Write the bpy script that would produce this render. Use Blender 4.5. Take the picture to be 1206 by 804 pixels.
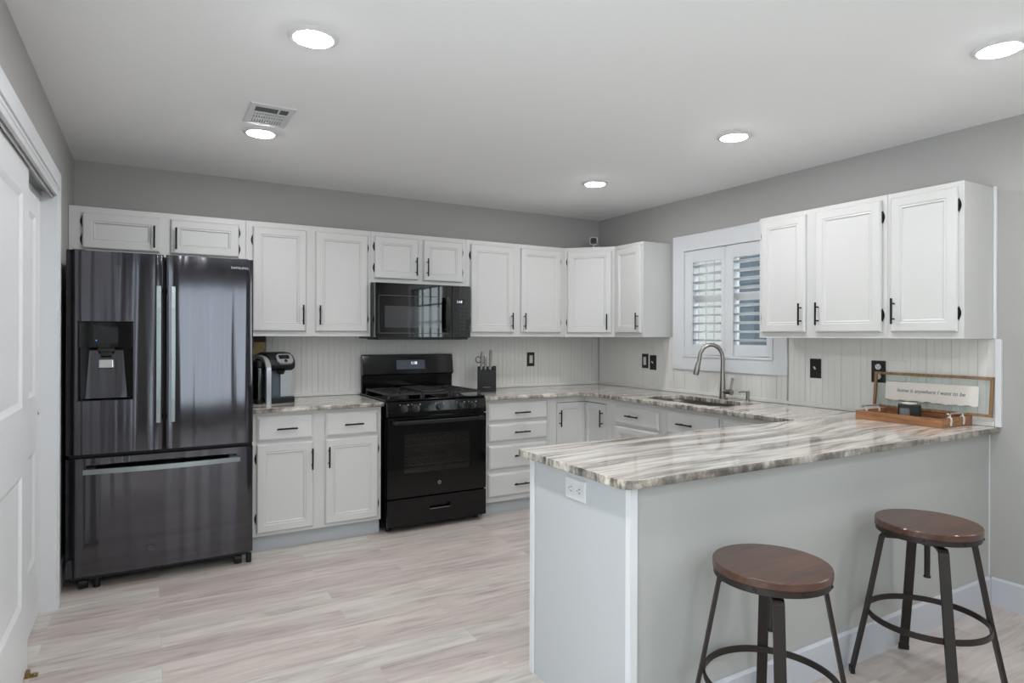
import bpy, bmesh, math, random
from mathutils import Vector, Matrix
random.seed(7)
for o in list(bpy.data.objects): bpy.data.objects.remove(o, do_unlink=True)
SC = bpy.context.scene
COL = SC.collection
PI = math.pi
R = math.radians

# ------------------------------------------------------------------ camera, world, exposure
CAM = Vector((-3.7061, -4.7794, 1.3532))
cd = bpy.data.cameras.new('camera'); cam = bpy.data.objects.new('camera', cd); COL.objects.link(cam)
cd.sensor_width = 36.0; cd.lens = 740.69/1206*36.0; cd.shift_y = -6.78/1206
cam.matrix_world = Matrix.Translation(CAM) @ Matrix.Rotation(R(-29.929), 4, 'Z') @ Matrix.Rotation(R(90), 4, 'X') @ Matrix.Rotation(R(.17), 4, 'Z')
cd.clip_start = .05
SC.camera = cam
SC.view_settings.view_transform = 'Standard'; SC.view_settings.look = 'None'
SC.view_settings.gamma = 1.0; SC.view_settings.use_curve_mapping = False
SC.view_settings.exposure = 0.16
W = bpy.data.worlds.new('world'); SC.world = W; W.use_nodes = True
bg = W.node_tree.nodes['Background']; bg.inputs[0].default_value = (.90, .95, 1, 1); bg.inputs[1].default_value = 4.2
LAMP = 176.0          # radiance of the recessed lamps
H = 2.447             # ceiling
XL = -4.121           # left wall
YB = -7.4             # wall behind the camera
def portal(name, loc, rot, sx, sy):     # sampling portals in the window openings (they give no light of their own)
    l = bpy.data.lights.new(name, 'AREA'); l.shape = 'RECTANGLE'; l.size = sx; l.size_y = sy; l.cycles.is_portal = True
    o = bpy.data.objects.new(name, l); COL.objects.link(o); o.location = loc; o.rotation_euler = rot
portal('portal_front', (-2.6, YB-.05, 1.2), (R(90), 0, 0), 1.3, 1.8)
portal('portal_left', (XL-.06, -4.15, 1.1), (R(90), 0, R(-90)), 1.9, 2.1)
portal('portal_right', (.07, -5.1, 1.425), (R(90), 0, R(90)), 1.3, 1.35)
portal('portal_sink', (.13, -1.526, 1.62), (R(90), 0, R(90)), .85, .86)

# ------------------------------------------------------------------ materials
def lin(c):
    def f(v):
        v /= 255.0
        return v/12.92 if v <= .04045 else ((v+.055)/1.055)**2.4
    return (f(c[0]), f(c[1]), f(c[2]), 1)
def mat(name, rgb, rough=.5, metal=0.0, spec=.5, bump=0.0, bscale=60, coat=0.0, var=0.0):
    m = bpy.data.materials.new(name); m.use_nodes = True
    nt = m.node_tree; b = nt.nodes['Principled BSDF']
    c = lin(rgb)
    b.inputs['Base Color'].default_value = c
    b.inputs['Roughness'].default_value = rough; b.inputs['Metallic'].default_value = metal
    b.inputs['Specular IOR Level'].default_value = spec
    if coat: b.inputs['Coat Weight'].default_value = coat; b.inputs['Coat Roughness'].default_value = .05
    tc = nt.nodes.new('ShaderNodeTexCoord')
    if bump:
        n = nt.nodes.new('ShaderNodeTexNoise'); n.inputs['Scale'].default_value = bscale; n.inputs['Detail'].default_value = 3
        bp = nt.nodes.new('ShaderNodeBump'); bp.inputs['Strength'].default_value = bump; bp.inputs['Distance'].default_value = .002
        nt.links.new(tc.outputs['Object'], n.inputs['Vector']); nt.links.new(n.outputs['Fac'], bp.inputs['Height']); nt.links.new(bp.outputs['Normal'], b.inputs['Normal'])
    if var:
        n = nt.nodes.new('ShaderNodeTexNoise'); n.inputs['Scale'].default_value = 3; n.inputs['Detail'].default_value = 4
        mx = nt.nodes.new('ShaderNodeMix'); mx.data_type = 'RGBA'
        mx.inputs[6].default_value = tuple(v*(1-var) for v in c[:3])+(1,); mx.inputs[7].default_value = tuple(min(1, v*(1+var)) for v in c[:3])+(1,)
        nt.links.new(tc.outputs['Object'], n.inputs['Vector']); nt.links.new(n.outputs['Fac'], mx.inputs[0]); nt.links.new(mx.outputs[2], b.inputs['Base Color'])
    return m
def emis(name, rgb, s):
    m = bpy.data.materials.new(name); m.use_nodes = True; nt = m.node_tree
    nt.nodes.remove(nt.nodes['Principled BSDF'])
    e = nt.nodes.new('ShaderNodeEmission'); e.inputs[0].default_value = lin(rgb); e.inputs[1].default_value = s
    nt.links.new(e.outputs[0], nt.nodes['Material Output'].inputs[0]); return m
def clear(name, tint, gl=.06, rough=.02):
    m = bpy.data.materials.new(name); m.use_nodes = True; nt = m.node_tree
    nt.nodes.remove(nt.nodes['Principled BSDF'])
    t = nt.nodes.new('ShaderNodeBsdfTransparent'); t.inputs[0].default_value = lin(tint)
    g = nt.nodes.new('ShaderNodeBsdfGlossy'); g.inputs['Roughness'].default_value = rough
    x = nt.nodes.new('ShaderNodeMixShader'); x.inputs[0].default_value = gl
    nt.links.new(t.outputs[0], x.inputs[1]); nt.links.new(g.outputs[0], x.inputs[2]); nt.links.new(x.outputs[0], nt.nodes['Material Output'].inputs[0]); return m
def ramp(nt, stops):
    r = nt.nodes.new('ShaderNodeValToRGB'); el = r.color_ramp.elements
    while len(el) < len(stops): el.new(.5)
    for e, (p, c) in zip(el, stops): e.position = p; e.color = lin(c)
    return r
def granite():
    m = bpy.data.materials.new('striped_granite'); m.use_nodes = True; nt = m.node_tree; b = nt.nodes['Principled BSDF']
    N, L = nt.nodes.new, nt.links.new
    g = N('ShaderNodeNewGeometry')
    rot = N('ShaderNodeMapping'); rot.inputs['Rotation'].default_value = (0, 0, R(-3)); L(g.outputs['Position'], rot.inputs[0])
    warp = N('ShaderNodeTexNoise'); warp.inputs['Scale'].default_value = .9; warp.inputs['Detail'].default_value = 2.5
    L(rot.outputs[0], warp.inputs['Vector'])
    ma = N('ShaderNodeVectorMath'); ma.operation = 'MULTIPLY_ADD'; ma.inputs[1].default_value = (.1, .30, .0); L(warp.outputs['Color'], ma.inputs[0]); L(rot.outputs[0], ma.inputs[2])
    mp = N('ShaderNodeMapping'); mp.inputs['Scale'].default_value = (.46, 7.4, 2.0); L(ma.outputs[0], mp.inputs[0])
    n1 = N('ShaderNodeTexNoise'); n1.inputs['Scale'].default_value = 1.0; n1.inputs['Detail'].default_value = 8; n1.inputs['Roughness'].default_value = .68; n1.inputs['Distortion'].default_value = .35
    L(mp.outputs[0], n1.inputs['Vector'])
    r1 = ramp(nt, [(.27, (92, 86, 82)), (.36, (146, 135, 126)), (.43, (194, 187, 178)), (.50, (215, 209, 201)), (.555, (190, 185, 179)), (.60, (134, 127, 121)), (.66, (186, 180, 171)), (.74, (112, 107, 103))])
    L(n1.outputs['Fac'], r1.inputs[0])
    mp2 = N('ShaderNodeMapping'); mp2.inputs['Scale'].default_value = (2.2, 34, 34); L(ma.outputs[0], mp2.inputs[0])
    n2 = N('ShaderNodeTexNoise'); n2.inputs['Scale'].default_value = 1.2; n2.inputs['Detail'].default_value = 6; L(mp2.outputs[0], n2.inputs['Vector'])
    r2 = ramp(nt, [(.34, (150, 140, 132)), (.56, (255, 255, 255))]); L(n2.outputs['Fac'], r2.inputs[0])
    mx = N('ShaderNodeMix'); mx.data_type = 'RGBA'; mx.blend_type = 'MULTIPLY'; mx.inputs[0].default_value = .65
    L(r1.outputs[0], mx.inputs[6]); L(r2.outputs[0], mx.inputs[7])
    # the chiselled, unpolished edge: darker, speckled stone
    mp3 = N('ShaderNodeMapping'); mp3.inputs['Scale'].default_value = (8, 22, 5); L(g.outputs['Position'], mp3.inputs[0])
    n3 = N('ShaderNodeTexNoise'); n3.inputs['Scale'].default_value = 1; n3.inputs['Detail'].default_value = 7; n3.inputs['Roughness'].default_value = .75; L(mp3.outputs[0], n3.inputs['Vector'])
    r3 = ramp(nt, [(.40, (98, 96, 93)), (.48, (186, 184, 178)), (.55, (255, 255, 252))]); L(n3.outputs['Fac'], r3.inputs[0])
    me = N('ShaderNodeMix'); me.data_type = 'RGBA'; me.blend_type = 'MULTIPLY'; me.inputs[0].default_value = .85; L(mx.outputs[2], me.inputs[6]); L(r3.outputs[0], me.inputs[7])
    sx = N('ShaderNodeSeparateXYZ'); L(g.outputs['Normal'], sx.inputs[0])
    ab = N('ShaderNodeMath'); ab.operation = 'ABSOLUTE'; L(sx.outputs['Z'], ab.inputs[0])
    lt = N('ShaderNodeMath'); lt.operation = 'LESS_THAN'; lt.inputs[1].default_value = .8; L(ab.outputs[0], lt.inputs[0])
    mo = N('ShaderNodeMix'); mo.data_type = 'RGBA'; L(lt.outputs[0], mo.inputs[0]); L(mx.outputs[2], mo.inputs[6]); L(me.outputs[2], mo.inputs[7]); L(mo.outputs[2], b.inputs['Base Color'])
    rr = N('ShaderNodeMix'); rr.data_type = 'FLOAT'; L(lt.outputs[0], rr.inputs[0]); rr.inputs[2].default_value = .05; rr.inputs[3].default_value = .35; L(rr.outputs[0], b.inputs['Roughness'])
    return m
def planks():
    m = bpy.data.materials.new('vinyl_planks'); m.use_nodes = True; nt = m.node_tree; b = nt.nodes['Principled BSDF']
    N, L = nt.nodes.new, nt.links.new
    g = N('ShaderNodeNewGeometry')
    br = N('ShaderNodeTexBrick'); br.offset = .37; br.inputs['Scale'].default_value = 1; br.inputs['Brick Width'].default_value = 1.22; br.inputs['Row Height'].default_value = .152
    br.inputs['Mortar Size'].default_value = .0008; br.inputs['Mortar Smooth'].default_value = .3; br.inputs['Bias'].default_value = -.1
    br.inputs['Color1'].default_value = (0, 0, 0, 1); br.inputs['Color2'].default_value = (1, 1, 1, 1); br.inputs['Mortar'].default_value = (.4, .4, .4, 1)
    L(g.outputs['Position'], br.inputs['Vector'])
    sc = N('ShaderNodeVectorMath'); sc.operation = 'MULTIPLY_ADD'; sc.inputs[1].default_value = (3.1, 7.7, 5); L(br.outputs['Color'], sc.inputs[0]); L(g.outputs['Position'], sc.inputs[2])
    mp = N('ShaderNodeMapping'); mp.inputs['Scale'].default_value = (2.3, 19, 1); L(sc.outputs[0], mp.inputs[0])
    n = N('ShaderNodeTexNoise'); n.inputs['Scale'].default_value = 1; n.inputs['Detail'].default_value = 7; n.inputs['Roughness'].default_value = .6; n.inputs['Distortion'].default_value = 1.1
    L(mp.outputs[0], n.inputs['Vector'])
    r = ramp(nt, [(.28, (160, 152, 147)), (.42, (192, 184, 179)), (.56, (206, 200, 195)), (.75, (217, 214, 210))]); L(n.outputs['Fac'], r.inputs[0])
    r2 = ramp(nt, [(0, (232, 226, 225)), (.5, (248, 243, 240)), (1, (250, 254, 252))]); L(br.outputs['Color'], r2.inputs[0])
    mx = N('ShaderNodeMix'); mx.data_type = 'RGBA'; mx.blend_type = 'MULTIPLY'; mx.inputs[0].default_value = 1; L(r.outputs[0], mx.inputs[6]); L(r2.outputs[0], mx.inputs[7])
    mo = N('ShaderNodeMix'); mo.data_type = 'RGBA'; L(br.outputs['Fac'], mo.inputs[0]); L(mx.outputs[2], mo.inputs[6]); mo.inputs[7].default_value = lin((176, 167, 160))
    L(mo.outputs[2], b.inputs['Base Color'])
    b.inputs['Roughness'].default_value = .42
    return m
def wood(name, a, c, scale=(2, 30, 30), rough=.3, strips=0.0, coat=0.0):
    m = bpy.data.materials.new(name); m.use_nodes = True; nt = m.node_tree; b = nt.nodes['Principled BSDF']
    N, L = nt.nodes.new, nt.links.new
    tc = N('ShaderNodeTexCoord'); mp = N('ShaderNodeMapping'); mp.inputs['Scale'].default_value = scale; L(tc.outputs['Object'], mp.inputs[0])
    n = N('ShaderNodeTexNoise'); n.inputs['Scale'].default_value = 2; n.inputs['Detail'].default_value = 6; n.inputs['Distortion'].default_value = .5; L(mp.outputs[0], n.inputs['Vector'])
    r = ramp(nt, [(.3, a), (.7, c)]); L(n.outputs['Fac'], r.inputs[0]); out = r.outputs[0]
    if strips:
        br = N('ShaderNodeTexBrick'); br.inputs['Scale'].default_value = 1; br.inputs['Brick Width'].default_value = 2; br.inputs['Row Height'].default_value = strips; br.inputs['Mortar Size'].default_value = .0
        br.inputs['Color1'].default_value = (.62, .62, .62, 1); br.inputs['Color2'].default_value = (1, 1, 1, 1)
        sh = N('ShaderNodeMapping'); sh.inputs['Location'].default_value = (1, .5, 0); L(tc.outputs['Object'], sh.inputs[0]); L(sh.outputs[0], br.inputs['Vector'])
        mx = N('ShaderNodeMix'); mx.data_type = 'RGBA'; mx.blend_type = 'MULTIPLY'; mx.inputs[0].default_value = .8; L(out, mx.inputs[6]); L(br.outputs['Color'], mx.inputs[7]); out = mx.outputs[2]
    L(out, b.inputs['Base Color']); b.inputs['Roughness'].default_value = rough
    if coat: b.inputs['Coat Weight'].default_value = coat; b.inputs['Coat Roughness'].default_value = .12
    return m
def blacksteel():
    m = mat('black_stainless', (88, 87, 92), .09, 1.0)
    nt = m.node_tree; b = nt.nodes['Principled BSDF']; N, L = nt.nodes.new, nt.links.new
    tc = N('ShaderNodeTexCoord'); mp = N('ShaderNodeMapping'); mp.inputs['Scale'].default_value = (5, 1, .16); L(tc.outputs['Object'], mp.inputs[0])
    n = N('ShaderNodeTexNoise'); n.inputs['Scale'].default_value = 1.6; n.inputs['Detail'].default_value = 1.5; L(mp.outputs[0], n.inputs['Vector'])
    bp = N('ShaderNodeBump'); bp.inputs['Strength'].default_value = .35; bp.inputs['Distance'].default_value = .03; L(n.outputs['Fac'], bp.inputs['Height']); L(bp.outputs['Normal'], b.inputs['Normal'])
    b.inputs['Anisotropic'].default_value = .3
    return m
M = dict(
    shadedbase=mat('shaded_baseboard_paint', (188, 190, 196), .4),  # trim white darkened: the shade on these baseboards is put into the colour
    wall=mat('grey_wall_paint', (168, 166, 163), .7, bump=.08, bscale=180), ceiling=mat('white_ceiling_paint', (246, 246, 246), .8),
    white=mat('white_cabinet_paint', (201, 200, 198), .38), trim=mat('white_trim_paint', (215, 216, 218), .4), panel=mat('peninsula_panel_paint', (172, 172, 169), .45), endpanel=mat('peninsula_end_paint', (186, 187, 189), .45),  # peninsula: long panel set in a darker tone than the end panel
    toe=mat('toe_kick_paint', (172, 175, 178), .5), bead=mat('beadboard_paint', (214, 212, 208), .45), door=mat('closet_door_paint', (226, 227, 228), .4),
    black=mat('black_satin_metal', (26, 25, 25), .4, .6), gloss=mat('black_gloss_enamel', (7, 7, 8), .06, spec=.38), mattblack=mat('black_matte', (17, 17, 18), .45, spec=.4),
    iron=mat('cast_iron', (40, 40, 42), .45, bump=.2), steel=mat('brushed_steel', (190, 190, 188), .28, 1.0), chrome=mat('pale_chrome', (205, 205, 202), .15, 1.0), nickel=mat('brushed_nickel', (150, 145, 139), .3, 1.0),
    handle=mat('fridge_handle_steel', (150, 158, 160), .25, 1.0), fridgeside=mat('fridge_side_grey', (30, 31, 34), .5), bsteel=blacksteel(),
    granite=granite(), floor=planks(), seat=wood('walnut_seat', (64, 37, 27), (97, 60, 44), (2, 22, 22), .3, .034, .3), seatedge=wood('seat_edge', (84, 52, 38), (112, 72, 50), (3, 9, 9), .35),
    bronze=mat('dark_bronze_metal', (47, 41, 38), .42, .5), tray=wood('tray_wood', (116, 76, 48), (166, 118, 80), (4, 3, 30), .45), frame=wood('frame_wood', (112, 82, 54), (160, 124, 88), (30, 4, 4), .55),
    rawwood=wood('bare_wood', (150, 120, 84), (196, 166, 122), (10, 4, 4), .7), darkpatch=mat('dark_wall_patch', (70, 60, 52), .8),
    paper=mat('torn_paper', (226, 221, 212), .9, bump=.3, bscale=50), ink=mat('ink', (60, 58, 56), .8), plate=mat('dark_bronze_plate', (36, 34, 33), .4, .2), rocker=mat('almond_rocker', (206, 202, 190), .4),
    plastic=mat('white_plastic', (208, 208, 209), .35), dark=mat('dark_cavity', (14, 14, 14), .8), glass=clear('window_glass', (245, 250, 250), .05), smoke=clear('oven_glass', (196, 190, 186), .07), knob=mat('knob_black', (38, 40, 43), .3), tank=clear('tank_plastic', (96, 122, 140), .14, .1), frameglass=clear('frame_glass', (251, 253, 252), .04),
    silver=mat('silver_plastic', (176, 178, 180), .3, .6), grey=mat('charcoal_plastic', (60, 64, 70), .35), bluegrey=mat('blue_grey_plastic', (74, 84, 96), .3), doorglass=mat('black_door_glass', (4, 4, 5), .025, spec=.85), screen=mat('dark_screen', (22, 24, 28), .15), greyglass=mat('grey_door_screen', (56, 58, 62), .04, spec=.85), display=mat('display_panel', (68, 74, 90), .2),
    digits=emis('lit_digits', (235, 245, 255), 1.6), bluelight=emis('blue_indicator', (70, 130, 230), 1.5), lamp=emis('lamp_diffuser', (252, 253, 255), LAMP), knifehandle=mat('taupe_handle', (138, 133, 126), .4), sinksteel=mat('sink_steel', (150, 140, 132), .35, .8),
    siding=mat('slate_siding', (44, 52, 60), .8), outtrim=mat('outside_white', (200, 200, 198), .7), fence=mat('outside_fence', (122, 119, 115), .8), ground=mat('outside_ground', (160, 158, 150), .9), label=mat('label_grey', (92, 92, 94), .6), brass=mat('brass', (150, 128, 84), .35, .9), wax=mat('ivory', (214, 208, 196), .6), red=mat('oven_racks', (170, 165, 160), .35, .9), printed=mat('printed_grey', (150, 150, 152), .5), trimring=mat('lamp_trim', (225, 225, 225), .5))

# ------------------------------------------------------------------ mesh builder
class MB:
    def __init__(s): s.v = []; s.f = []; s.sm = []
    def add(s, vs, fs, smooth=False, T=None):
        n = len(s.v)
        for p in vs:
            p = Vector(p); s.v.append(T @ p if T else p)
        for f in fs: s.f.append([n+i for i in f]); s.sm.append(smooth)
        return s
    def box(s, x0, x1, y0, y1, z0, z1, T=None):
        x0, x1 = sorted((x0, x1)); y0, y1 = sorted((y0, y1)); z0, z1 = sorted((z0, z1))
        return s.add([(x0,y0,z0),(x1,y0,z0),(x1,y1,z0),(x0,y1,z0),(x0,y0,z1),(x1,y0,z1),(x1,y1,z1),(x0,y1,z1)],
                     [(0,3,2,1),(4,5,6,7),(0,1,5,4),(1,2,6,5),(2,3,7,6),(3,0,4,7)], T=T)
    def prism(s, poly, z0, z1, T=None):           # ccw polygon in xy
        n = len(poly)
        return s.add([(x,y,z0) for x,y in poly]+[(x,y,z1) for x,y in poly],
                     [tuple(reversed(range(n))), tuple(range(n,2*n))]+[(i,(i+1)%n,n+(i+1)%n,n+i) for i in range(n)], T=T)
    def lathe(s, prof, seg=32, T=None, smooth=True):   # prof: (r,z) bottom to top; each band has own verts so that corners stay crisp
        def ring(r, z): return [(r*math.cos(2*PI*i/seg), r*math.sin(2*PI*i/seg), z) for i in range(seg)]
        for (r0,z0),(r1,z1) in zip(prof, prof[1:]):
            if r0 < 1e-6 and r1 < 1e-6: continue
            if r0 < 1e-6: s.add([(0,0,z0)]+ring(r1,z1), [(0,1+(i+1)%seg,1+i) for i in range(seg)] if z1>=z0-1e-9 and False else [(0,1+(i+1)%seg,1+i) for i in range(seg)], False, T)
            elif r1 < 1e-6: s.add(ring(r0,z0)+[(0,0,z1)], [(i,(i+1)%seg,seg) for i in range(seg)], False, T)
            else: s.add(ring(r0,z0)+ring(r1,z1), [(i,(i+1)%seg,seg+(i+1)%seg,seg+i) for i in range(seg)], smooth, T)
        return s
    def cyl(s, p0, p1, r0, r1=None, seg=16):
        r1 = r0 if r1 is None else r1
        p0, p1 = Vector(p0), Vector(p1); d = p1-p0
        T = Matrix.Translation(p0) @ d.to_track_quat('Z','Y').to_matrix().to_4x4()
        return s.lathe([(0,0),(r0,0),(r1,d.length),(0,d.length)], seg, T)
    def tube(s, path, r, seg=14, cap=True, up=None, rect=None):   # round (r) or rectangular (rect=(a,b)) sweep
        P = [Vector(p) for p in path]; n = len(P); rr = r if isinstance(r,(list,tuple)) else [r]*n
        tan = [(P[min(i+1,n-1)]-P[max(i-1,0)]).normalized() for i in range(n)]
        u = Vector(up) if up else (Vector((0,0,1)) if abs(tan[0].z)<.9 else Vector((1,0,0)))
        rings = []
        for i in range(n):
            t = tan[i]; u = (u-t*u.dot(t)).normalized(); w = t.cross(u)
            if rect: a,b = rect; rings.append([P[i]+u*a*sx+w*b*sy for sx,sy in ((-.5,-.5),(.5,-.5),(.5,.5),(-.5,.5))])
            else: rings.append([P[i]+(u*math.cos(2*PI*k/seg)+w*math.sin(2*PI*k/seg))*rr[i] for k in range(seg)])
        m = len(rings[0])
        if rect:
            for k in range(m):
                vs = [q for rg in rings for q in (rg[k], rg[(k+1)%m])]
                s.add(vs, [(2*i,2*i+1,2*i+3,2*i+2) for i in range(n-1)], n>6)
        else:
            s.add([q for rg in rings for q in rg], [(i*m+k,i*m+(k+1)%m,(i+1)*m+(k+1)%m,(i+1)*m+k) for i in range(n-1) for k in range(m)], True)
        if cap: s.add(rings[0], [tuple(reversed(range(m)))]); s.add(rings[-1], [tuple(range(m))])
        return s
    def rings(s, w, h, prof, depth_back=0.0, T=None):    # panel: nested rectangles; prof=(inset, y); x 0..w, z 0..h, back at y=depth_back
        def rg(i, y): return [(i,y,i),(w-i,y,i),(w-i,y,h-i),(i,y,h-i)]
        pr = [(0, depth_back)]+list(prof); vs = [q for i,y in pr for q in rg(i,y)]; fs = []
        for k in range(len(pr)-1):
            for j in range(4): fs.append((4*k+j, 4*k+(j+1)%4, 4*k+4+(j+1)%4, 4*k+4+j))
        l = 4*(len(pr)-1); fs.append((l,l+1,l+2,l+3)); fs.append((3,2,1,0))
        return s.add(vs, fs, T=T)
    def build(s, name, m, parent=None, world=False, bevel=0.0, segs=2, origin=None, clean=True):
        me = bpy.data.meshes.new(name)
        bm = bmesh.new(); bv = [bm.verts.new(p) for p in s.v]
        for f, sm in zip(s.f, s.sm):
            try: fc = bm.faces.new([bv[i] for i in f]); fc.smooth = sm
            except ValueError: pass
        if bevel:
            bmesh.ops.remove_doubles(bm, verts=bm.verts, dist=1e-5)
            es = [e for e in bm.edges if len(e.link_faces)==2 and e.calc_face_angle(0) > .6]
            bmesh.ops.bevel(bm, geom=es, offset=bevel, segments=segs, profile=.5, affect='EDGES', clamp_overlap=True)
            if segs > 2:
                for f in bm.faces: f.smooth = False
        bmesh.ops.recalc_face_normals(bm, faces=bm.faces) if clean else None
        xs = [v.co.x for v in bm.verts]; ys = [v.co.y for v in bm.verts]; zs = [v.co.z for v in bm.verts]
        if origin is None: origin = Vector(((min(xs)+max(xs))/2, (min(ys)+max(ys))/2, min(zs)))
        origin = Vector(origin)
        for v in bm.verts: v.co -= origin
        bm.to_mesh(me); bm.free()
        me.materials.append(M[m] if isinstance(m, str) else m)
        o = bpy.data.objects.new(name, me); COL.objects.link(o)
        if parent:
            o.parent = parent
            if world:
                q = parent
                while q: origin = origin-q.location; q = q.parent
        o.location = origin
        return o
    # a child given in the frame of the root thing although its parent is a part of that thing
def tag(o, label, cat, group=None):
    o['label'] = label; o['category'] = cat
    if group: o['group'] = group
    return o
def thing(name, label, cat, loc, rz=0, group=None):
    o = bpy.data.objects.new(name, None); COL.objects.link(o); o.empty_display_size = .1
    o.location = loc; o.rotation_euler = (0,0,rz)
    return tag(o, label, cat, group)
def struct(o): o['kind'] = 'structure'; return o
def box(*a, T=None): return MB().box(*a, T=T)
def sub(mb, name, m, part, **k):      # mb is in the frame of part's parent
    q = part.location
    mb.v = [p-q for p in mb.v]
    return mb.build(name, m, part, **k)
def text(name, s, size, m, parent, loc, rot, ext=.0006, shear=0, align='LEFT', width=None):
    c = bpy.data.curves.new(name, 'FONT'); c.body = s; c.size = size; c.extrude = ext; c.shear = shear; c.align_x = align; c.align_y = 'CENTER'; c.resolution_u = 3
    t = bpy.data.objects.new(name+'_tmp', c); COL.objects.link(t); bpy.context.view_layer.update()
    me = bpy.data.meshes.new_from_object(t.evaluated_get(bpy.context.evaluated_depsgraph_get())); bpy.data.objects.remove(t)
    if width:
        xs = [v.co.x for v in me.vertices]; k = width/(max(xs)-min(xs))
        for v in me.vertices: v.co.x *= k
    me.materials.clear(); me.materials.append(M[m]); me.name = name
    o = bpy.data.objects.new(name, me); COL.objects.link(o); o.parent = parent; o.location = loc; o.rotation_euler = rot
    return o
def slab(name, outer, holes, z0, z1, m, bev=.004):
    c = bpy.data.curves.new(name, 'CURVE'); c.dimensions = '2D'; c.fill_mode = 'BOTH'
    c.extrude = (z1-z0)/2-bev; c.bevel_depth = bev; c.bevel_resolution = 2; c.offset = -bev
    for pts in [outer]+holes:
        sp = c.splines.new('POLY'); sp.points.add(len(pts)-1); sp.use_cyclic_u = True
        for p, q in zip(sp.points, pts): p.co = (q[0], q[1], 0, 1)
    t = bpy.data.objects.new(name+'_tmp', c); COL.objects.link(t); bpy.context.view_layer.update()
    me = bpy.data.meshes.new_from_object(t.evaluated_get(bpy.context.evaluated_depsgraph_get())); bpy.data.objects.remove(t)
    cx = sum(p[0] for p in outer)/len(outer); cy = sum(p[1] for p in outer)/len(outer)
    for v in me.vertices: v.co += Vector((-cx, -cy, (z1-z0)/2))
    me.materials.clear(); me.materials.append(M[m]); me.name = name
    o = bpy.data.objects.new(name, me); COL.objects.link(o); o.location = (cx, cy, z0); return o
def rrect(x0, x1, y0, y1, r, n=8):
    out = []
    for cx, cy, a in ((x1-r,y1-r,0),(x0+r,y1-r,90),(x0+r,y0+r,180),(x1-r,y0+r,270)):
        for i in range(n+1): t = R(a+90*i/n); out.append((cx+r*math.cos(t), cy+r*math.sin(t)))
    return out
def rounded(pts, radii, n=7):
    out = []; N = len(pts)
    for i, p in enumerate(pts):
        r = radii.get(i, 0); p = Vector(p)
        if not r: out.append(tuple(p)); continue
        a = (Vector(pts[i-1])-p).normalized(); b = (Vector(pts[(i+1)%N])-p).normalized()
        s, e = p+a*r, p+b*r
        for k in range(n+1):
            t = k/n; q = s*(1-t)**2+p*2*t*(1-t)+e*t*t; out.append((q.x, q.y))
    return out

# ------------------------------------------------------------------ the setting
struct(box(XL-.9, 3.2, YB-.2, .2, -.12, 0).build('floor', 'floor'))
struct(box(XL-.9, .2, YB-.2, .2, H, H+.15).build('ceiling', 'ceiling'))
struct(box(XL-.9, .2, 0, .16, 0, H).build('wall_back', 'wall'))
# right wall with the sink window and a window beyond the frame
w = MB(); WY0, WY1, WZ0, WZ1 = -1.948, -1.105, 1.19, 2.045
VY0, VY1, VZ0, VZ1 = -5.75, -4.45, .75, 2.1
w.box(0, .14, YB, VY0, 0, H).box(0, .14, VY0, VY1, 0, VZ0).box(0, .14, VY0, VY1, VZ1, H).box(0, .14, VY1, WY0, 0, H)
w.box(0, .14, WY0, WY1, 0, WZ0).box(0, .14, WY0, WY1, WZ1, H).box(0, .14, WY1, -.0005, 0, H)
struct(w.build('wall_right', 'wall'))
# left wall with the closet opening and the added, unseen window
OY0, OY1, OZ = -2.56, -.978, 2.075
LY0, LY1, LZ0, LZ1 = -5.1, -3.2, .06, 2.1
w = MB(); w.box(XL-.12, XL, YB, LY0, 0, H).box(XL-.12, XL, LY0, LY1, 0, LZ0).box(XL-.12, XL, LY0, LY1, LZ1, H).box(XL-.12, XL, LY1, OY0, 0, H).box(XL-.12, XL, OY0, OY1, OZ, H).box(XL-.12, XL, OY1, -.0005, 0, H)
struct(w.build('wall_left', 'wall'))
struct(box(XL-.85, XL-.75, OY0-.3, OY1+.3, 0, H).build('wall_closet', 'wall'))
# wall behind the camera with a wide window
BX0, BX1, BZ0, BZ1 = -3.25, -1.95, .3, 2.1
w = MB(); w.box(XL, BX0, YB-.14, YB, 0, H).box(BX1, 0, YB-.14, YB, 0, H).box(BX0, BX1, YB-.14, YB, 0, BZ0).box(BX0, BX1, YB-.14, YB, BZ1, H)
struct(w.build('wall_front', 'wall'))

def bare_window(name, axis, a0, a1, z0, z1, wall, n=4, r=5):
    """frame, glass and grid of a window on a wall; axis 'x' lies along x, 'y' along y; wall = (inner, outer) coordinate"""
    i, o_ = wall; sgn = 1 if i > o_ else -1
    def bx(mb, p0, p1, q0, q1, c0, c1):
        return mb.box(p0, p1, q0, q1, c0, c1) if axis == 'x' else mb.box(q0, q1, p0, p1, c0, c1)
    f = MB(); t = .07
    q0, q1 = i+sgn*.001, i+sgn*.02
    bx(f, a0-t, a0, q0, q1, z0-t, z1+t); bx(f, a1, a1+t, q0, q1, z0-t, z1+t); bx(f, a0, a1, q0, q1, z0-t, z0); bx(f, a0, a1, q0, q1, z1, z1+t)
    root = struct(f.build(name, 'trim'))
    g = MB(); m_ = (i+o_)/2
    for k in range(n+1):
        p = a0+(a1-a0)*k/n; bx(g, p-.012, p+.012, m_-.012, m_+.012, z0, z1)
    for k in range(r+1):
        p = z0+(z1-z0)*k/r; bx(g, a0, a1, m_-.011, m_+.011, p-.012, p+.012)
    g.build('window_grid', 'trim', root, world=True)
    p = MB(); bx(p, a0, a1, o_-sgn*.02-.002, o_-sgn*.02+.002, z0, z1) if False else bx(p, a0, a1, m_-.022, m_-.018, z0, z1); p.build('pane', 'glass', root, world=True)
    return root
bare_window('window_2', 'y', VY0, VY1, VZ0, VZ1, (0, .14))
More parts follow.
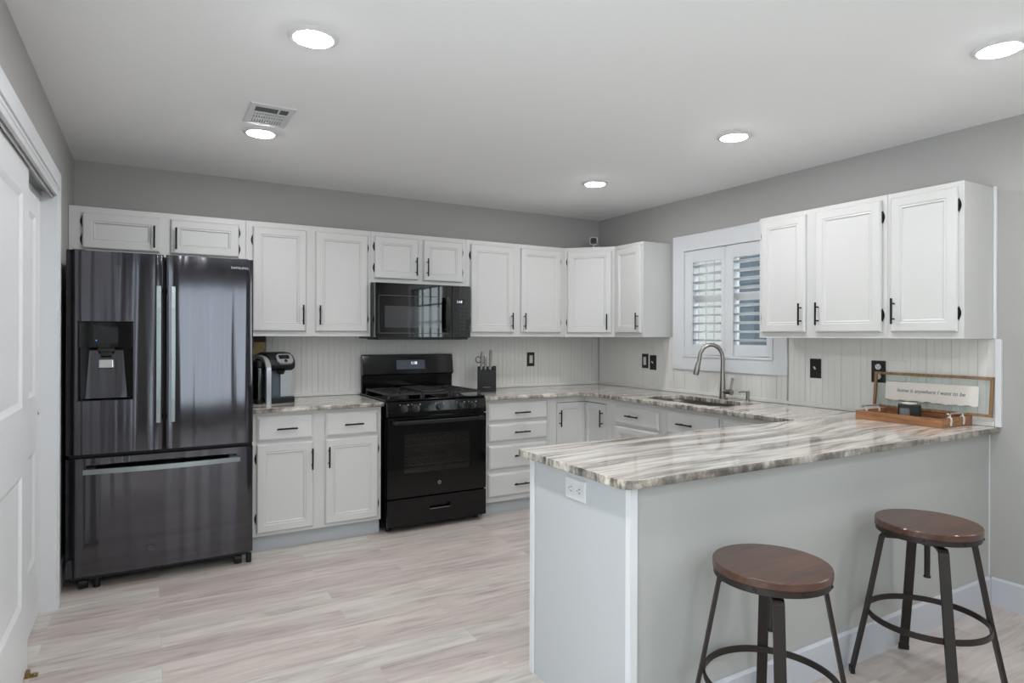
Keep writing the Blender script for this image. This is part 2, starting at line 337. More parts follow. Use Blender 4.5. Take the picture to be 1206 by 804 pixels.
bare_window('added_window', 'y', LY0, LY1, LZ0, LZ1, (XL, XL-.12), 2, 1)  # unseen window, added to light the ceiling, right wall and peninsula end
bare_window('window_3', 'x', BX0, BX1, BZ0, BZ1, (YB, YB-.14), 3, 1)

# sink window: casing, sill, glass
f = MB(); t = .108
f.box(-.0195, -.0005, WY0-t+.001, WY0, 1.09, 2.153).box(-.0195, -.0005, WY1, WY1+t, 1.09, 2.153).box(-.0195, -.0005, WY0, WY1, 1.09, WZ0).box(-.0195, -.0005, WY0, WY1, WZ1, 2.153)
win = struct(f.build('window_1', 'trim', bevel=.0015))
j = MB(); j.box(-.026, .06, WY0+.0005, WY0+.018, WZ0, WZ1).box(-.026, .06, WY1-.018, WY1-.0005, WZ0, WZ1).box(-.026, .06, WY0+.018, WY1-.018, WZ0, WZ0+.018).box(-.026, .06, WY0+.018, WY1-.018, WZ1-.018, WZ1)
j.build('window_frame', 'trim', win, world=True)
g = MB(); g.box(.085, .115, WY0, WY0+.04, WZ0, WZ1).box(.085, .115, WY1-.04, WY1, WZ0, WZ1).box(.085, .115, (WY0+WY1)/2-.02, (WY0+WY1)/2+.02, WZ0, WZ1).box(.085, .115, WY0, WY1, WZ0, WZ0+.04).box(.085, .115, WY0, WY1, WZ1-.04, WZ1)
g.build('sash', 'trim', win, world=True)
box(.098, .102, WY0+.04, WY1-.04, WZ0+.04, WZ1-.04).build('pane', 'glass', win, world=True)

# baseboards
struct(MB().prism([(-.0145,0),(-.0005,0),(-.0005,.14),(-.006,.14),(-.0145,.131)], 0, 4.1, T=Matrix.Translation((0,-3.2335,0)) @ Matrix.Rotation(R(90),4,'X')).build('baseboard_right', 'shadedbase'))
struct(box(XL+.0005, XL+.0145, LY1+.08, OY0-.075, 0, .14).build('baseboard_left', 'trim', bevel=.003))
struct(box(XL+.0005, XL+.0145, -.918, -.0005, 0, .14).build('baseboard_closet', 'trim', bevel=.003))

# beadboard panelling over the counters, its cap at the peninsula end and the moulding along the counter
def bead(width, z0, z1, T):
    mb = MB(); p = .0405; n = int(round(width/p)); p = width/n
    for k in range(n):
        a, b = k*p, (k+1)*p; g, dp = (.0042, .0042) if k % 3 == 0 else (.0018, .0066)
        mb.prism([(a,0),(b,0),(b,-.0062),(b-.0014,-.0075),(a+g+.0014,-.0075),(a+g,-dp),(a+.0006,-dp)][::-1], z0, z1, T)
    return mb
BT = .0075
struct(bead(2.978, .9012, 1.344, Matrix.Translation((-2.988, -.0005, 0))).build('wall_beadboard_back', 'bead'))
TR = lambda y: Matrix.Translation((-.0005, y, 0)) @ Matrix.Rotation(R(-90), 4, 'Z')
mb = bead(.985, .9012, 1.344, TR(-.0095)); k = bead(1.05, .9012, 1.0895, TR(-.996)); k2 = bead(1.19, .9012, 1.344, TR(-2.058))
mb.v += k.v; 
def merge(a, *bs):
    for b in bs:
        n = len(a.v); a.v += b.v; a.f += [[i+n for i in f] for f in b.f]; a.sm += b.sm
    return a
mb.v = mb.v[:len(mb.v)-len(k.v)]
struct(merge(mb, k, k2).build('wall_beadboard_right', 'bead'))
struct(MB().box(-2.988, -.022, -.02, -.0085, .9012, .926).build('trim_1', 'bead', bevel=.004))
struct(MB().box(-.02, -.0085, -3.247, -.0085, .9012, .926).build('trim_2', 'bead', bevel=.004))
struct(MB().box(-.022, -.0005, -3.276, -3.249, .9012, 1.344).build('trim_3', 'trim', bevel=.003))
# bare wall strip beside the refrigerator
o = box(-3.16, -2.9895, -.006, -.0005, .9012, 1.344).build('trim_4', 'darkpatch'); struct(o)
o = box(-3.15, -2.992, -.011, -.0065, .96, 1.302).build('trim_5', 'rawwood'); struct(o)

# ------------------------------------------------------------------ closet doors
c = MB(); cx0, cx1 = XL+.0005, -4.092
c.box(cx0, cx1, -.978, -.922, 0, 2.15).box(cx0, cx1, OY0-.07, OY0, 0, 2.15).box(cx0, cx1, OY0, -.978, 2.075, 2.15)
cas = struct(c.build('trim_6', 'trim', bevel=.004))
j = MB(); j.box(XL-.12, -4.098, OY1-.018, OY1-.0005, 0, 2.06).box(XL-.12, -4.098, OY0+.0005, OY0+.018, 0, 2.06).box(XL-.12, -4.098, OY0+.018, OY1-.018, 2.057, 2.0745)
j.build('jamb', 'trim', cas, world=True, bevel=.002)
t = MB(); t.box(-4.232, -4.226, OY0+.02, OY1-.02, 2.018, 2.0565).box(-4.168, -4.164, OY0+.02, OY1-.02, 2.018, 2.0565).box(-4.122, -4.116, OY0+.02, OY1-.02, 2.018, 2.0565).box(-4.232, -4.116, OY0+.02, OY1-.02, 2.0525, 2.0568)
t.build('door_track', 'steel', cas, world=True)
t = MB().box(-4.115, -4.099, OY0+.02, OY1-.02, 2.03, 2.056); t.build('fascia', 'trim', cas, world=True, bevel=.002)
def closet_door(name, xf, y0, y1, label):
    """bypass slab, front face at x=xf, from y0 (right, far) to y1 (near), two recessed panels"""
    w_ = y0-y1; h = 2.03; root = struct(MB().box(xf-.034, xf-.010, y1, y0, .012, .012+h).build(name, 'door'))
    # stiles and rails in front of the slab, leaving the two panels recessed
    T = Matrix.Translation((xf, y0, 0)) @ Matrix.Rotation(R(90), 4, 'Z') @ Matrix.Scale(-1, 4, (1,0,0))
    s = .135; f = MB(); z0, z1 = .012, .012+h
    zp = [(.30, .81), (1.07, 1.90)]
    f.box(xf-.010, xf, y0-s, y0, z0, z1).box(xf-.010, xf, y1, y1+s, z0, z1)
    f.box(xf-.010, xf, y1+s, y0-s, z0, zp[0][0]).box(xf-.010, xf, y1+s, y0-s, zp[0][1], zp[1][0]).box(xf-.010, xf, y1+s, y0-s, zp[1][1], z1)
    f.build('stile_and_rail_frame', 'door', root, world=True)
    for a, b in zp:
        p = MB(); ins = .022
        o4 = [(xf, y0-s, a), (xf, y1+s, a), (xf, y1+s, b), (xf, y0-s, b)]; i4 = [(xf-.0095, y0-s-ins, a+ins), (xf-.0095, y1+s+ins, a+ins), (xf-.0095, y1+s+ins, b-ins), (xf-.0095, y0-s-ins, b-ins)]
        p.add(o4+i4, [(k, (k+1)%4, 4+(k+1)%4, 4+k) for k in range(4)])
        p.build('panel_moulding', 'door', root, world=True, clean=False)
    return root
closet_door('door_1', -4.13, -1.615, -2.53, '')
d2 = closet_door('door_2', -4.168, -.998, -1.86, '')
MB().cyl((-4.1675, -1.05, .98), (-4.164, -1.05, .98), .012, .010).build('finger_pull', 'nickel', d2, world=True)
g = MB().box(-4.128, -4.088, -1.69, -1.66, 0, .005).box(-4.128, -4.114, -1.69, -1.66, .005, .024); g.cyl((-4.100,-1.675,.005),(-4.100,-1.675,.011),.008,.006)
tag(g.build('floor_guide', 'brass'), 'small brass floor guide screwed down below the sliding closet door', 'door guide')

# ------------------------------------------------------------------ ceiling lights and vent
lights = [(-3.189,-2.412,'large round recessed ceiling light nearest the closet doors, lit'), (-3.190,-1.155,'round recessed ceiling light right beside the square vent, lit'),
          (-.940,-2.402,'round recessed ceiling light above the sink and peninsula, lit'), (-.942,-1.167,'small round recessed ceiling light nearest the back right corner, lit'),
          (-.920,-3.634,'round recessed ceiling light at the right edge above the stools, lit'),
          (-3.19,-3.63,None), (-3.19,-4.9,None), (-.92,-4.9,None), (-3.19,-6.15,None), (-.92,-6.15,None)]
for x, y, lab in lights:
    t = thing('recessed_ceiling_light', lab or 'round recessed ceiling light over the room behind the camera', 'ceiling light', (x, y, H), 0, 'recessed ceiling lights')
    MB().lathe([(.0695,-.0095),(.076,-.0095),(.091,-.003),(.092,-.0004),(.0,-.0004)], 40).build('trim_ring', 'trimring', t)
    MB().lathe([(.0,-.0165),(.028,-.016),(.05,-.0145),(.063,-.0115),(.0693,-.0085),(.0,-.0085)], 40).build('diffuser', 'lamp', t)
v = thing('ceiling_vent', 'white square metal air vent with slats on the ceiling', 'vent', (-3.196, -1.462, H))
f = MB(); a, b, ia, ib = .104, .16, .076, .122
f.add([(-a,-b,-.0005),(a,-b,-.0005),(a,b,-.0005),(-a,b,-.0005),(-a+.004,-b+.004,-.007),(a-.004,-b+.004,-.007),(a-.004,b-.004,-.007),(-a+.004,b-.004,-.007),(-ia,-ib,-.008),(ia,-ib,-.008),(ia,ib,-.008),(-ia,ib,-.008),(-ia,-ib,-.001),(ia,-ib,-.001),(ia,ib,-.001),(-ia,ib,-.001)],
      [(i+4*k,(i+1)%4+4*k,(i+1)%4+4*k+4,i+4*k+4) for k in range(3) for i in range(4)])
f.build('frame', 'trim', v)
box(-ia, ia, -ib, ib, -.0035, -.0008).build('duct_opening', 'label', v)
s = MB()
for i in range(13):
    x = -ia+.004+i*(2*ia-.008)/12; s.box(x-.0035, x+.0035, -ib+.085, ib, -.0075, -.0035)
for yy in (-ib+.082, -.0, ib-.07): s.box(-ia, ia, yy-.006, yy+.006, -.0085, -.0036)
s.box(.028, .034, -ib, -ib+.08, -.012, -.0036)
s.build('slats', 'trim', v)

# ------------------------------------------------------------------ cabinet kit
T_D = .020
DOOR = [(0,-.012),(.004,-.0175),(.008,-T_D),(.047,-T_D),(.051,-.0165),(.058,-.0180),(.063,-.0125),(.066,-.0115)]
DRAW = [(0,-.009),(.0035,-.012),(.010,-.0165),(.015,-T_D),(.020,-T_D)]
def pull_v(door, x, z0, z1, yf):      # bar pull standing on a face at y=yf (frame of the thing)
    m = MB(); y = yf-.030
    m.cyl((x,y,z0),(x,y,z1),.0055,seg=10); L_ = z1-z0
    for z in (z0+L_*.2, z1-L_*.2): m.cyl((x,yf,z),(x,y,z),.0042,seg=8)
    return sub(m, 'handle', 'black', door)
def pull_h(door, x0, x1, z, yf):
    m = MB(); y = yf-.030
    m.cyl((x0,y,z),(x1,y,z),.0055,seg=10); L_ = x1-x0
    for x in (x0+L_*.2, x1-L_*.2): m.cyl((x,yf,z),(x,y,z),.0042,seg=8)
    return sub(m, 'handle', 'black', door)
def hinge(door, x, z, yf, s):         # half-moon leaf on the face frame (s = side the leaf lies on) and a knuckle by the door edge
    m = MB(); n = 10
    pts = [(0,-.036)]+[(s*.0105*math.sin(PI*i/n), -.034+.068*i/n) for i in range(1,n)]+[(0,.036)]
    if s > 0: pts = pts
    else: pts = pts[::-1]
    T = Matrix.Translation((x, yf, z)) @ Matrix.Rotation(R(90),4,'X')
    m.prism(pts, 0, .0035, T); m.cyl((x-s*.001,yf-.006,z-.030),(x-s*.001,yf-.006,z+.030),.0052,seg=8)
    return sub(m, 'hinge', 'black', door)
def front(root, x0, x1, z0, z1, d, prof, name, m='white'):
    return MB().rings(x1-x0, z1-z0, prof, 0, T=Matrix.Translation((x0, -d-.0006, z0))).build(name, m, root)
def door(root, x0, x1, z0, z1, d, hside, handle):   # handle = (x, z0, z1)
    o = front(root, x0, x1, z0, z1, d, DOOR, 'door')
    pull_v(o, handle[0], handle[1], handle[2], -d-T_D)
    hx = x0-.001 if hside == 'L' else x1+.001; s = -1 if hside == 'L' else 1
    hh = z1-z0; e = min(.09, hh*.25)
    for z in (z0+e, z1-e): hinge(o, hx, z, -d, s)
    return o
def drawer(root, x0, x1, z0, z1, d, handle, name='drawer'):
    o = front(root, x0, x1, z0, z1, d, DRAW, name)
    if handle: pull_h(o, handle[0], handle[1], handle[2], -d-T_D)
    return o
HB, HT, DU, DB = 1.3447, 2.1102, .300, .610
G = .0006
def upper(label, x0, x1, z0, doors, frame=None, rz=0, loc=None):
    """doors: (x0,x1,z0,z1,hinge side,(hx,hz0,hz1)) in wall coordinates x, z"""
    w_ = x1-x0
    r = thing('wall_cabinet', label, 'cabinet', loc or (x0, -.0006, z0), rz, 'white wall cabinets')
    box(G, w_-G, -DU, 0, 0, HT-z0).build('carcass', 'white', r, bevel=.0015)
    for a, b, c0, c1, hs, h in doors:
        door(r, a-x0, b-x0, c0-z0, c1-z0, DU, hs, (h[0]-x0, h[1]-z0, h[2]-z0))
    return r
upper('short white two-door wall cabinet above the refrigerator', XL+.001, -3.160, 1.835, [(-4.053,-3.655,1.862,2.074,'L',(-3.685,1.885,2.02)), (-3.596,-3.203,1.860,2.074,'R',(-3.566,1.885,2.02))])
upper('tall white two-door wall cabinet above the coffee maker', -3.160, -2.316, HB, [(-3.117,-2.772,1.379,2.074,'L',(-2.797,1.425,1.56)), (-2.710,-2.342,1.379,2.074,'R',(-2.685,1.425,1.56))])
upper('short white two-door wall cabinet above the black microwave', -2.316, -1.548, 1.738, [(-2.289,-1.954,1.770,2.078,'L',(-1.975,1.80,1.935)), (-1.909,-1.585,1.768,2.078,'R',(-1.885,1.80,1.935))])
upper('tall white two-door wall cabinet right of the microwave', -1.548, -.6025, HB, [(-1.511,-1.122,1.379,2.078,'L',(-1.145,1.405,1.54)), (-1.051,-.654,1.379,2.078,'R',(-1.025,1.405,1.54))])
# diagonal corner cabinet
r = thing('corner_wall_cabinet', 'white diagonal corner wall cabinet below the small security camera', 'cabinet', (-.30, -.30, HB), 0, 'white wall cabinets')
P0 = (-.6015, -.300); P1 = (-.300, -.6015)
MB().prism([(-.6015,-.0006),P0,P1,(-.0006,-.6015),(-.0006,-.0006)], HB, HT).build('carcass', 'white', r, world=True, bevel=.0015)
L_ = math.dist(P0, P1)

TD = Matrix.Translation((P0[0]+.30, P0[1]+.30, 0)) @ Matrix.Rotation(R(-45), 4, 'Z')
def tmb(mb, T): mb.v = [T @ p for p in mb.v]; return mb
mdoor = MB().rings(L_-.046, .698, DOOR, 0, T=Matrix.Translation((.022, -.0006, .034)))
do = tmb(mdoor, TD).build('door', 'white', r)
def dsub(mb, name, m): tmb(mb, TD); return sub(mb, name, m, do)
m = MB(); hx = L_-.062
m.cyl((hx,-.05,.06),(hx,-.05,.195),.0055,seg=10)
for z in (.087,.168): m.cyl((hx,-.02,z),(hx,-.05,z),.0042,seg=8)
dsub(m, 'handle', 'black')
for z in (.124, .642):
    m = MB(); n = 10
    pts = ([(0,-.036)]+[(-.0105*math.sin(PI*i/n), -.034+.068*i/n) for i in range(1,n)]+[(0,.036)])[::-1]
    m.prism(pts, 0, .0035, Matrix.Translation((.021,0,z)) @ Matrix.Rotation(R(90),4,'X')); m.cyl((.0225,-.006,z-.03),(.0225,-.006,z+.03),.0052,seg=8)
    dsub(m, 'hinge', 'black')
RW = R(-90)
def upper_r(label, ya, yb, doors):     # right wall: wall coordinate is -y
    w_ = ya-yb
    r = thing('wall_cabinet', label, 'cabinet', (-.0006, ya, HB), RW, 'white wall cabinets')
    box(G, w_-G, -DU, 0, 0, HT-HB).build('carcass', 'white', r, bevel=.0015)
    for a, b, c0, c1, hs, h in doors: door(r, ya-a, ya-b, c0-HB, c1-HB, DU, hs, (ya-h[0], h[1]-HB, h[2]-HB))
    return r
upper_r('narrow white one-door wall cabinet left of the shuttered window', -.6025, -.957, [(-.629,-.944,1.379,2.080,'L',(-.920,1.405,1.54))])
upper_r('white two-door wall cabinet right beside the shuttered window', -2.061, -2.872, [(-2.085,-2.398,1.379,2.084,'L',(-2.375,1.42,1.552)), (-2.463,-2.847,1.379,2.084,'R',(-2.486,1.42,1.552))])
r = upper_r('white one-door wall cabinet above the wooden tray and sign', -2.872, -3.2376, [(-2.896,-3.214,1.379,2.084,'R',(-2.919,1.42,1.555))])
box(.3656, .3800, -.016, 0, 0, HT-HB+.004).build('scribe_moulding', 'trim', r, bevel=.003)

# base cabinets
ZB, ZT = .100, .8695
def base_shell(w_, y1=-.03, d=DB):
    m = MB(); t = .018
    m.box(G, w_-G, -d, -d+t, ZB, ZT).box(G, w_-G, y1-t, y1, ZB, ZT).box(G, G+t, -d+t, y1-t, ZB, ZT).box(w_-G-t, w_-G, -d+t, y1-t, ZB, ZT).box(G+t, w_-G-t, -d+t, y1-t, ZB, ZB+t)
    return m
def base(label, w_, loc, rz=0, toe=True):
    r = thing('base_cabinet', label, 'cabinet', loc, rz, 'white base cabinets')
    base_shell(w_).build('carcass', 'white', r)
    box(G, w_-G, -.576, -.10, 0, ZB-.0005).build('toe_kick', 'toe', r)
    return r
x0 = -3.157
r = base('white base cabinet with two drawers and two doors between refrigerator and range', .820, (x0, 0, 0))
for a, b in ((-3.133,-2.789),(-2.713,-2.361)):
    drawer(r, a-x0, b-x0, .690, .846, DB, ((a+b)/2-.062-x0+.005, (a+b)/2+.062-x0+.005, .765))
door(r, -3.133-x0, -2.789-x0, .122, .673, DB, 'L', (-2.801-x0, .493, .628)); door(r, -2.713-x0, -2.361-x0, .122, .673, DB, 'R', (-2.694-x0, .493, .628))
x0 = -1.540
r = base('white base cabinet with four stacked drawers right of the range', .579, (x0, 0, 0))
for z0, z1, zh in ((.708,.841,.768),(.553,.686,.620),(.345,.526,.440),(.137,.315,.224)):
    drawer(r, -1.513-x0, -.988-x0, z0, z1, DB, (-1.304-x0, -1.167-x0, zh))
# lazy susan corner cabinet, leaves inset in the face frames
r = thing('corner_base_cabinet', 'white inside-corner base cabinet with two folding leaves under the counter corner', 'cabinet', (-.48, -.48, 0), 0, 'white base cabinets')
m = MB(); m.prism([(-.9605,-.03),(-.9605,-.580),(-.580,-.580),(-.580,-.9515),(-.03,-.9515),(-.03,-.03)], ZB, ZT)
m.box(-.9605,-.585,-DB,-.581,.822,ZT).box(-.9605,-.893,-DB,-.581,ZB,.822).box(-.893,-.585,-DB,-.581,ZB,.132)
m.box(-DB,-.581,-.9515,-DB,.822,ZT).box(-DB,-.581,-.9515,-.884,ZB,.822).box(-DB,-.581,-.884,-DB,ZB,.132)
m.build('carcass', 'white', r, world=True)
MB().prism([(-.9605,-.10),(-.9605,-.55),(-.55,-.55),(-.55,-.9515),(-.10,-.9515),(-.10,-.10)], 0, ZB-.0005).build('toe_kick', 'toe', r, world=True)
LEAF = [(0,-.018),(.002,-.020),(.052,-.020),(.055,-.015),(.058,-.015)]
l1 = MB().rings(.2765, .680, LEAF, 0, T=Matrix.Translation((-.888,-.590,.136))).build('door', 'white', r, world=True)
l2 = tmb(MB().rings(.2865, .680, LEAF, 0), Matrix.Translation((-.590,-.5915,.136)) @ Matrix.Rotation(RW,4,'Z')).build('door', 'white', r, world=True)
m = MB().cyl((-.865,-.64,.629),(-.865,-.64,.761),.0055,seg=10)
for z in (.655,.735): m.cyl((-.865,-.61,z),(-.865,-.64,z),.0042,seg=8)
m.build('handle', 'black', l1, world=True)
m = MB().cyl((-.64,-.838,.636),(-.64,-.838,.769),.0055,seg=10)
for z in (.662,.743): m.cyl((-.61,-.838,z),(-.64,-.838,z),.0042,seg=8)
m.build('handle', 'black', l2, world=True)
# right run
y0 = -.953
r = base('white sink base cabinet with two handled drawer fronts below the faucet', 1.077, (0, y0, 0), RW)
drawer(r, .058, .530, .690, .828, DB, (.206, .342, .762), 'false_front'); drawer(r, .605, 1.061, .690, .838, DB, (.730, .867, .767), 'false_front')
door(r, .058, .530, .122, .673, DB, 'L', (.505, .49, .625)); door(r, .605, 1.061, .122, .673, DB, 'R', (.630,.49,.625))
y0 = -2.0305
r = base('white base cabinet in the corner where the peninsula meets the sink run', .562, (0, y0, 0), RW)
drawer(r, .012, .44, .690, .838, DB, None); door(r, .012, .44, .122, .673, DB, 'R', (.036,.49,.625))

# peninsula
PY0, PY1, PX = -3.218, -2.611, -2.365
r = thing('peninsula_cabinet', 'white panelled peninsula cabinet behind the two stools', 'cabinet', (-1.18, -2.91, 0))
m = MB(); t = .02
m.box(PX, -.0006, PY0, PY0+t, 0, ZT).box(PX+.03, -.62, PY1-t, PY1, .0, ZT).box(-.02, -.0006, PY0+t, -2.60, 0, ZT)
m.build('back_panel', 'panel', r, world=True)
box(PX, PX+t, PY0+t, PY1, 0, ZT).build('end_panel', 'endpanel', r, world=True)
m = MB(); m.box(PX-.006, PX-.0005, PY0, PY0+.018, 0, ZT).box(PX-.006, PX+.024, PY0-.006, PY0-.0005, 0, ZT); m.build('corner_trim', 'trim', r, world=True)
m = MB(); m.box(PX-.008, PX-.0005, PY1-.030, PY1, 0, ZT); m.build('end_trim', 'trim', r, world=True, bevel=.002)
m = MB().box(-.007, -.0006, PY0-.004, PY0-.0005, 0, ZT); m.build('corner_bead', 'trim', r, world=True)
m = MB().prism([(-.0145,0),(-.0005,0),(-.0005,.14),(-.006,.14),(-.0145,.131)], 0, -PX-.05, T=Matrix.Translation((-.0145,PY0,0)) @ Matrix.Rotation(R(-90),4,'Z') @ Matrix.Rotation(R(-90),4,'X') @ Matrix.Scale(1,4)) if False else None
bbp = MB(); LW = -PX-.05
prof = [(-.0006,0),(-.0145,0),(-.0145,.131),(-.006,.14),(-.0006,.14)]
n = len(prof); xa, xb = PX+.026, -.0150
bbp.add([(xa,PY0+p[0],p[1]) for p in prof]+[(xb,PY0+p[0],p[1]) for p in prof], [tuple(range(n)), tuple(reversed(range(n,2*n)))]+[(i,n+i,n+(i+1)%n,(i+1)%n) for i in range(n)])
bbp.build('baseboard', 'shadedbase', r, world=True)

# counters
CZ0, CZ1 = .8705, .9005
o = slab('countertop', [(-3.157,-.0005),(-3.157,-.6565),(-2.330,-.6565),(-2.330,-.0005)], [], CZ0, CZ1, 'granite')
tag(o, 'short grey veined granite countertop under the coffee maker', 'countertop', 'granite countertops')
outer = rounded([(-1.542,-.0005),(-1.542,-.6565),(-.6565,-.6565),(-.6565,-2.595),(-2.4237,-2.595),(-2.4237,-3.263),(-.0005,-3.263),(-.0005,-.0005)], {2:.09, 4:.02, 5:.045})
sinkhole = rrect(-.555, -.165, -1.95, -1.20, .09)
o = slab('countertop', outer, [sinkhole], CZ0, CZ1, 'granite')
tag(o, 'long veined granite countertop running past the sink and over the peninsula', 'countertop', 'granite countertops')

# sink, faucet, soap pump
r = thing('sink', 'undermount steel kitchen sink below the gooseneck faucet', 'sink', (-.36, -1.575, .64))
sh = rrect(-.568, -.152, -1.963, -1.187, .095); sb = rrect(-.54, -.18, -1.935, -1.215, .09); n = len(sh)
m = MB(); m.add([(x,y,.870) for x,y in sh]+[(x,y,.67) for x,y in sb], [(i,n+i,n+(i+1)%n,(i+1)%n) for i in range(n)]+[tuple(range(n,2*n))], True)
m.build('basin', 'sinksteel', r, world=True, clean=False)
MB().lathe([(0,.0005),(.045,.0005),(.045,.003),(.038,.004),(.032,.0015),(0,.0015)], 24, Matrix.Translation((-.36,-1.575,.67))).build('drain', 'steel', r, world=True)
r = thing('faucet', 'brushed nickel gooseneck faucet with pull-down head behind the sink', 'faucet', (-.117, -1.605, CZ1))
b = Vector((-.117,-1.600,0)); d = Vector((-.142,.088,0))
path = [b+Vector((0,0,.905)), b+Vector((0,0,.96)), b+Vector((0,0,1.03)), b+Vector((0,0,1.10)), b+Vector((0,0,1.17))]; rad = [.023,.0215,.0185,.0158,.0142]
for k in range(1, 15):
    a = PI*k/14; path.append(b+d*(.5-.5*math.cos(a))+Vector((0,0,1.19+.102*math.sin(a)))); rad.append(.0138)
e = b+d*1.02; path += [e+Vector((0,0,1.172))]; rad += [.0138]
MB().tube(path, rad, 18).build('spout', 'nickel', r, world=True)
MB().tube([e+Vector((-.000,0,1.172)), e+d*.04+Vector((0,0,1.15)), e+d*.09+Vector((0,0,1.11)), e+d*.13+Vector((0,0,1.082)), e+d*.14+Vector((0,0,1.074))], [.0145,.0178,.0198,.0205,.0185], 18).build('spray_head', 'nickel', r, world=True)
MB().lathe([(0,0),(.030,0),(.030,.005),(.026,.008),(0,.008)], 24, Matrix.Translation((-.117,-1.605,CZ1+.0003))).build('base_ring', 'nickel', r, world=True)
MB().cyl((-.117,-1.612,.955),(-.117,-1.662,.955),.0165,.0175).cyl((-.117,-1.662,.955),(-.117,-1.682,.955),.0205,.019).build('valve_body', 'nickel', r, world=True)
MB().tube([(-.117,-1.672,.955),(-.115,-1.674,.99),(-.110,-1.678,1.03),(-.106,-1.682,1.058)], [.010,.0085,.0075,.009], 12).build('lever', 'nickel', r, world=True)
r = thing('soap_dispenser', 'small brushed nickel soap pump right of the faucet', 'soap dispenser', (-.075, -1.785, CZ1))
MB().lathe([(0,0.0003),(.019,.0003),(.019,.006),(.0125,.010),(.0125,.058),(.0135,.062),(.0115,.072),(0,.074)], 20, Matrix.Translation((-.075,-1.785,CZ1))).build('body', 'nickel', r, world=True)
MB().tube([(-.075,-1.785,.962),(-.105,-1.770,.966),(-.135,-1.755,.962)], [.0075,.0062,.005], 10).build('nozzle', 'nickel', r, world=True)

# ------------------------------------------------------------------ shutters
def shutter(y0, y1, label):         # y0 = left side seen from the room
    r = thing('plantation_shutter', label, 'shutter', (.012, (y0+y1)/2, WZ0+.02), 0, 'white plantation shutters')
    z0, z1 = WZ0+.021, WZ1-.021; xa, xb = -.012, .022
    la, lb = y0-.092, y1+.058
    if y1 < -1.8: la, lb = y0-.058, y1+.058
    la, lb = (y0-.086, y1+.036) if y1 > -1.8 else (y0-.078, y1+.036)
    m = MB(); m.box(xa, xb, la, y0, z0, z1).box(xa, xb, y1, lb, z0, z1).box(xa, xb, lb, la, z0, 1.292).box(xa, xb, lb, la, 1.93, z1)
    m.build('frame', 'trim', r, world=True, bevel=.002)
    n = 10; sp = (1.93-1.292)/n
    for k in range(n):
        zc = 1.292+sp*(k+.5); a = 12 if k != 5 else 60
        T = Matrix.Translation((.006, 0, zc)) @ Matrix.Rotation(R(a), 4, 'Y')
        w_ = .032; pts = []
        for i in range(12):
            q = 2*PI*i/12; pts.append((w_*math.cos(q), .0055*math.sin(q)))
        s = MB(); ya, yb = lb+.001, la-.001
        s.add([T @ Vector((p[0], ya, p[1])) for p in pts]+[T @ Vector((p[0], yb, p[1])) for p in pts], [tuple(range(12)), tuple(reversed(range(12,24)))]+[(i,12+i,12+(i+1)%12,(i+1)%12) for i in range(12)], True)
        s.build('louver', 'trim', r, world=True)
    return r
shutter(WY1-.019, (WY0+WY1)/2+.001, 'left white louvered shutter panel of the window above the sink')
shutter((WY0+WY1)/2-.001, WY0+.019, 'right white louvered shutter panel, partly behind the wall cabinet')

# outside the window
struct(box(3.3, 12, -9, 12, -.9, -.8).build('ground', 'ground'))
r = thing('neighbour_house', 'slate blue house wall outside, seen through the shutter gaps', 'house', (3.1, -2.4, -.1))
m = MB()
for k in range(26): m.prism([(2.62,-.1+k*.14),(2.598,-.1+k*.14),(2.612,-.1+(k+1)*.14),(2.62,-.1+(k+1)*.14)], 0, 5.5, Matrix.Translation((0,.55,0)) @ Matrix.Rotation(R(90),4,'X'))
m.box(2.62, 3.1, -4.95, .55, -.1, 3.54)
m.build('siding_wall', 'siding', r, world=True)
box(2.585, 3.1, .551, .66, -.1, 3.54).build('corner_board', 'outtrim', r, world=True)

r = thing('garden_fence', 'pale grey board fence outside, seen through the left shutter gaps', 'fence', (3.0, 1.6, -.8))
for ya, yb in ((.67,.80),(.81,.94),(1.16,1.29),(1.30,1.43),(1.44,1.57),(1.58,1.71),(1.72,1.85),(1.86,1.99),(2.0,2.13)): box(2.98, 3.0, ya, yb, -.8, 2.6).build('board', 'fence', r, world=True)
for z in (-.3, 1.2, 2.3): box(3.0, 3.04, .67, 2.13, z, z+.09).build('rail', 'fence', r, world=True)

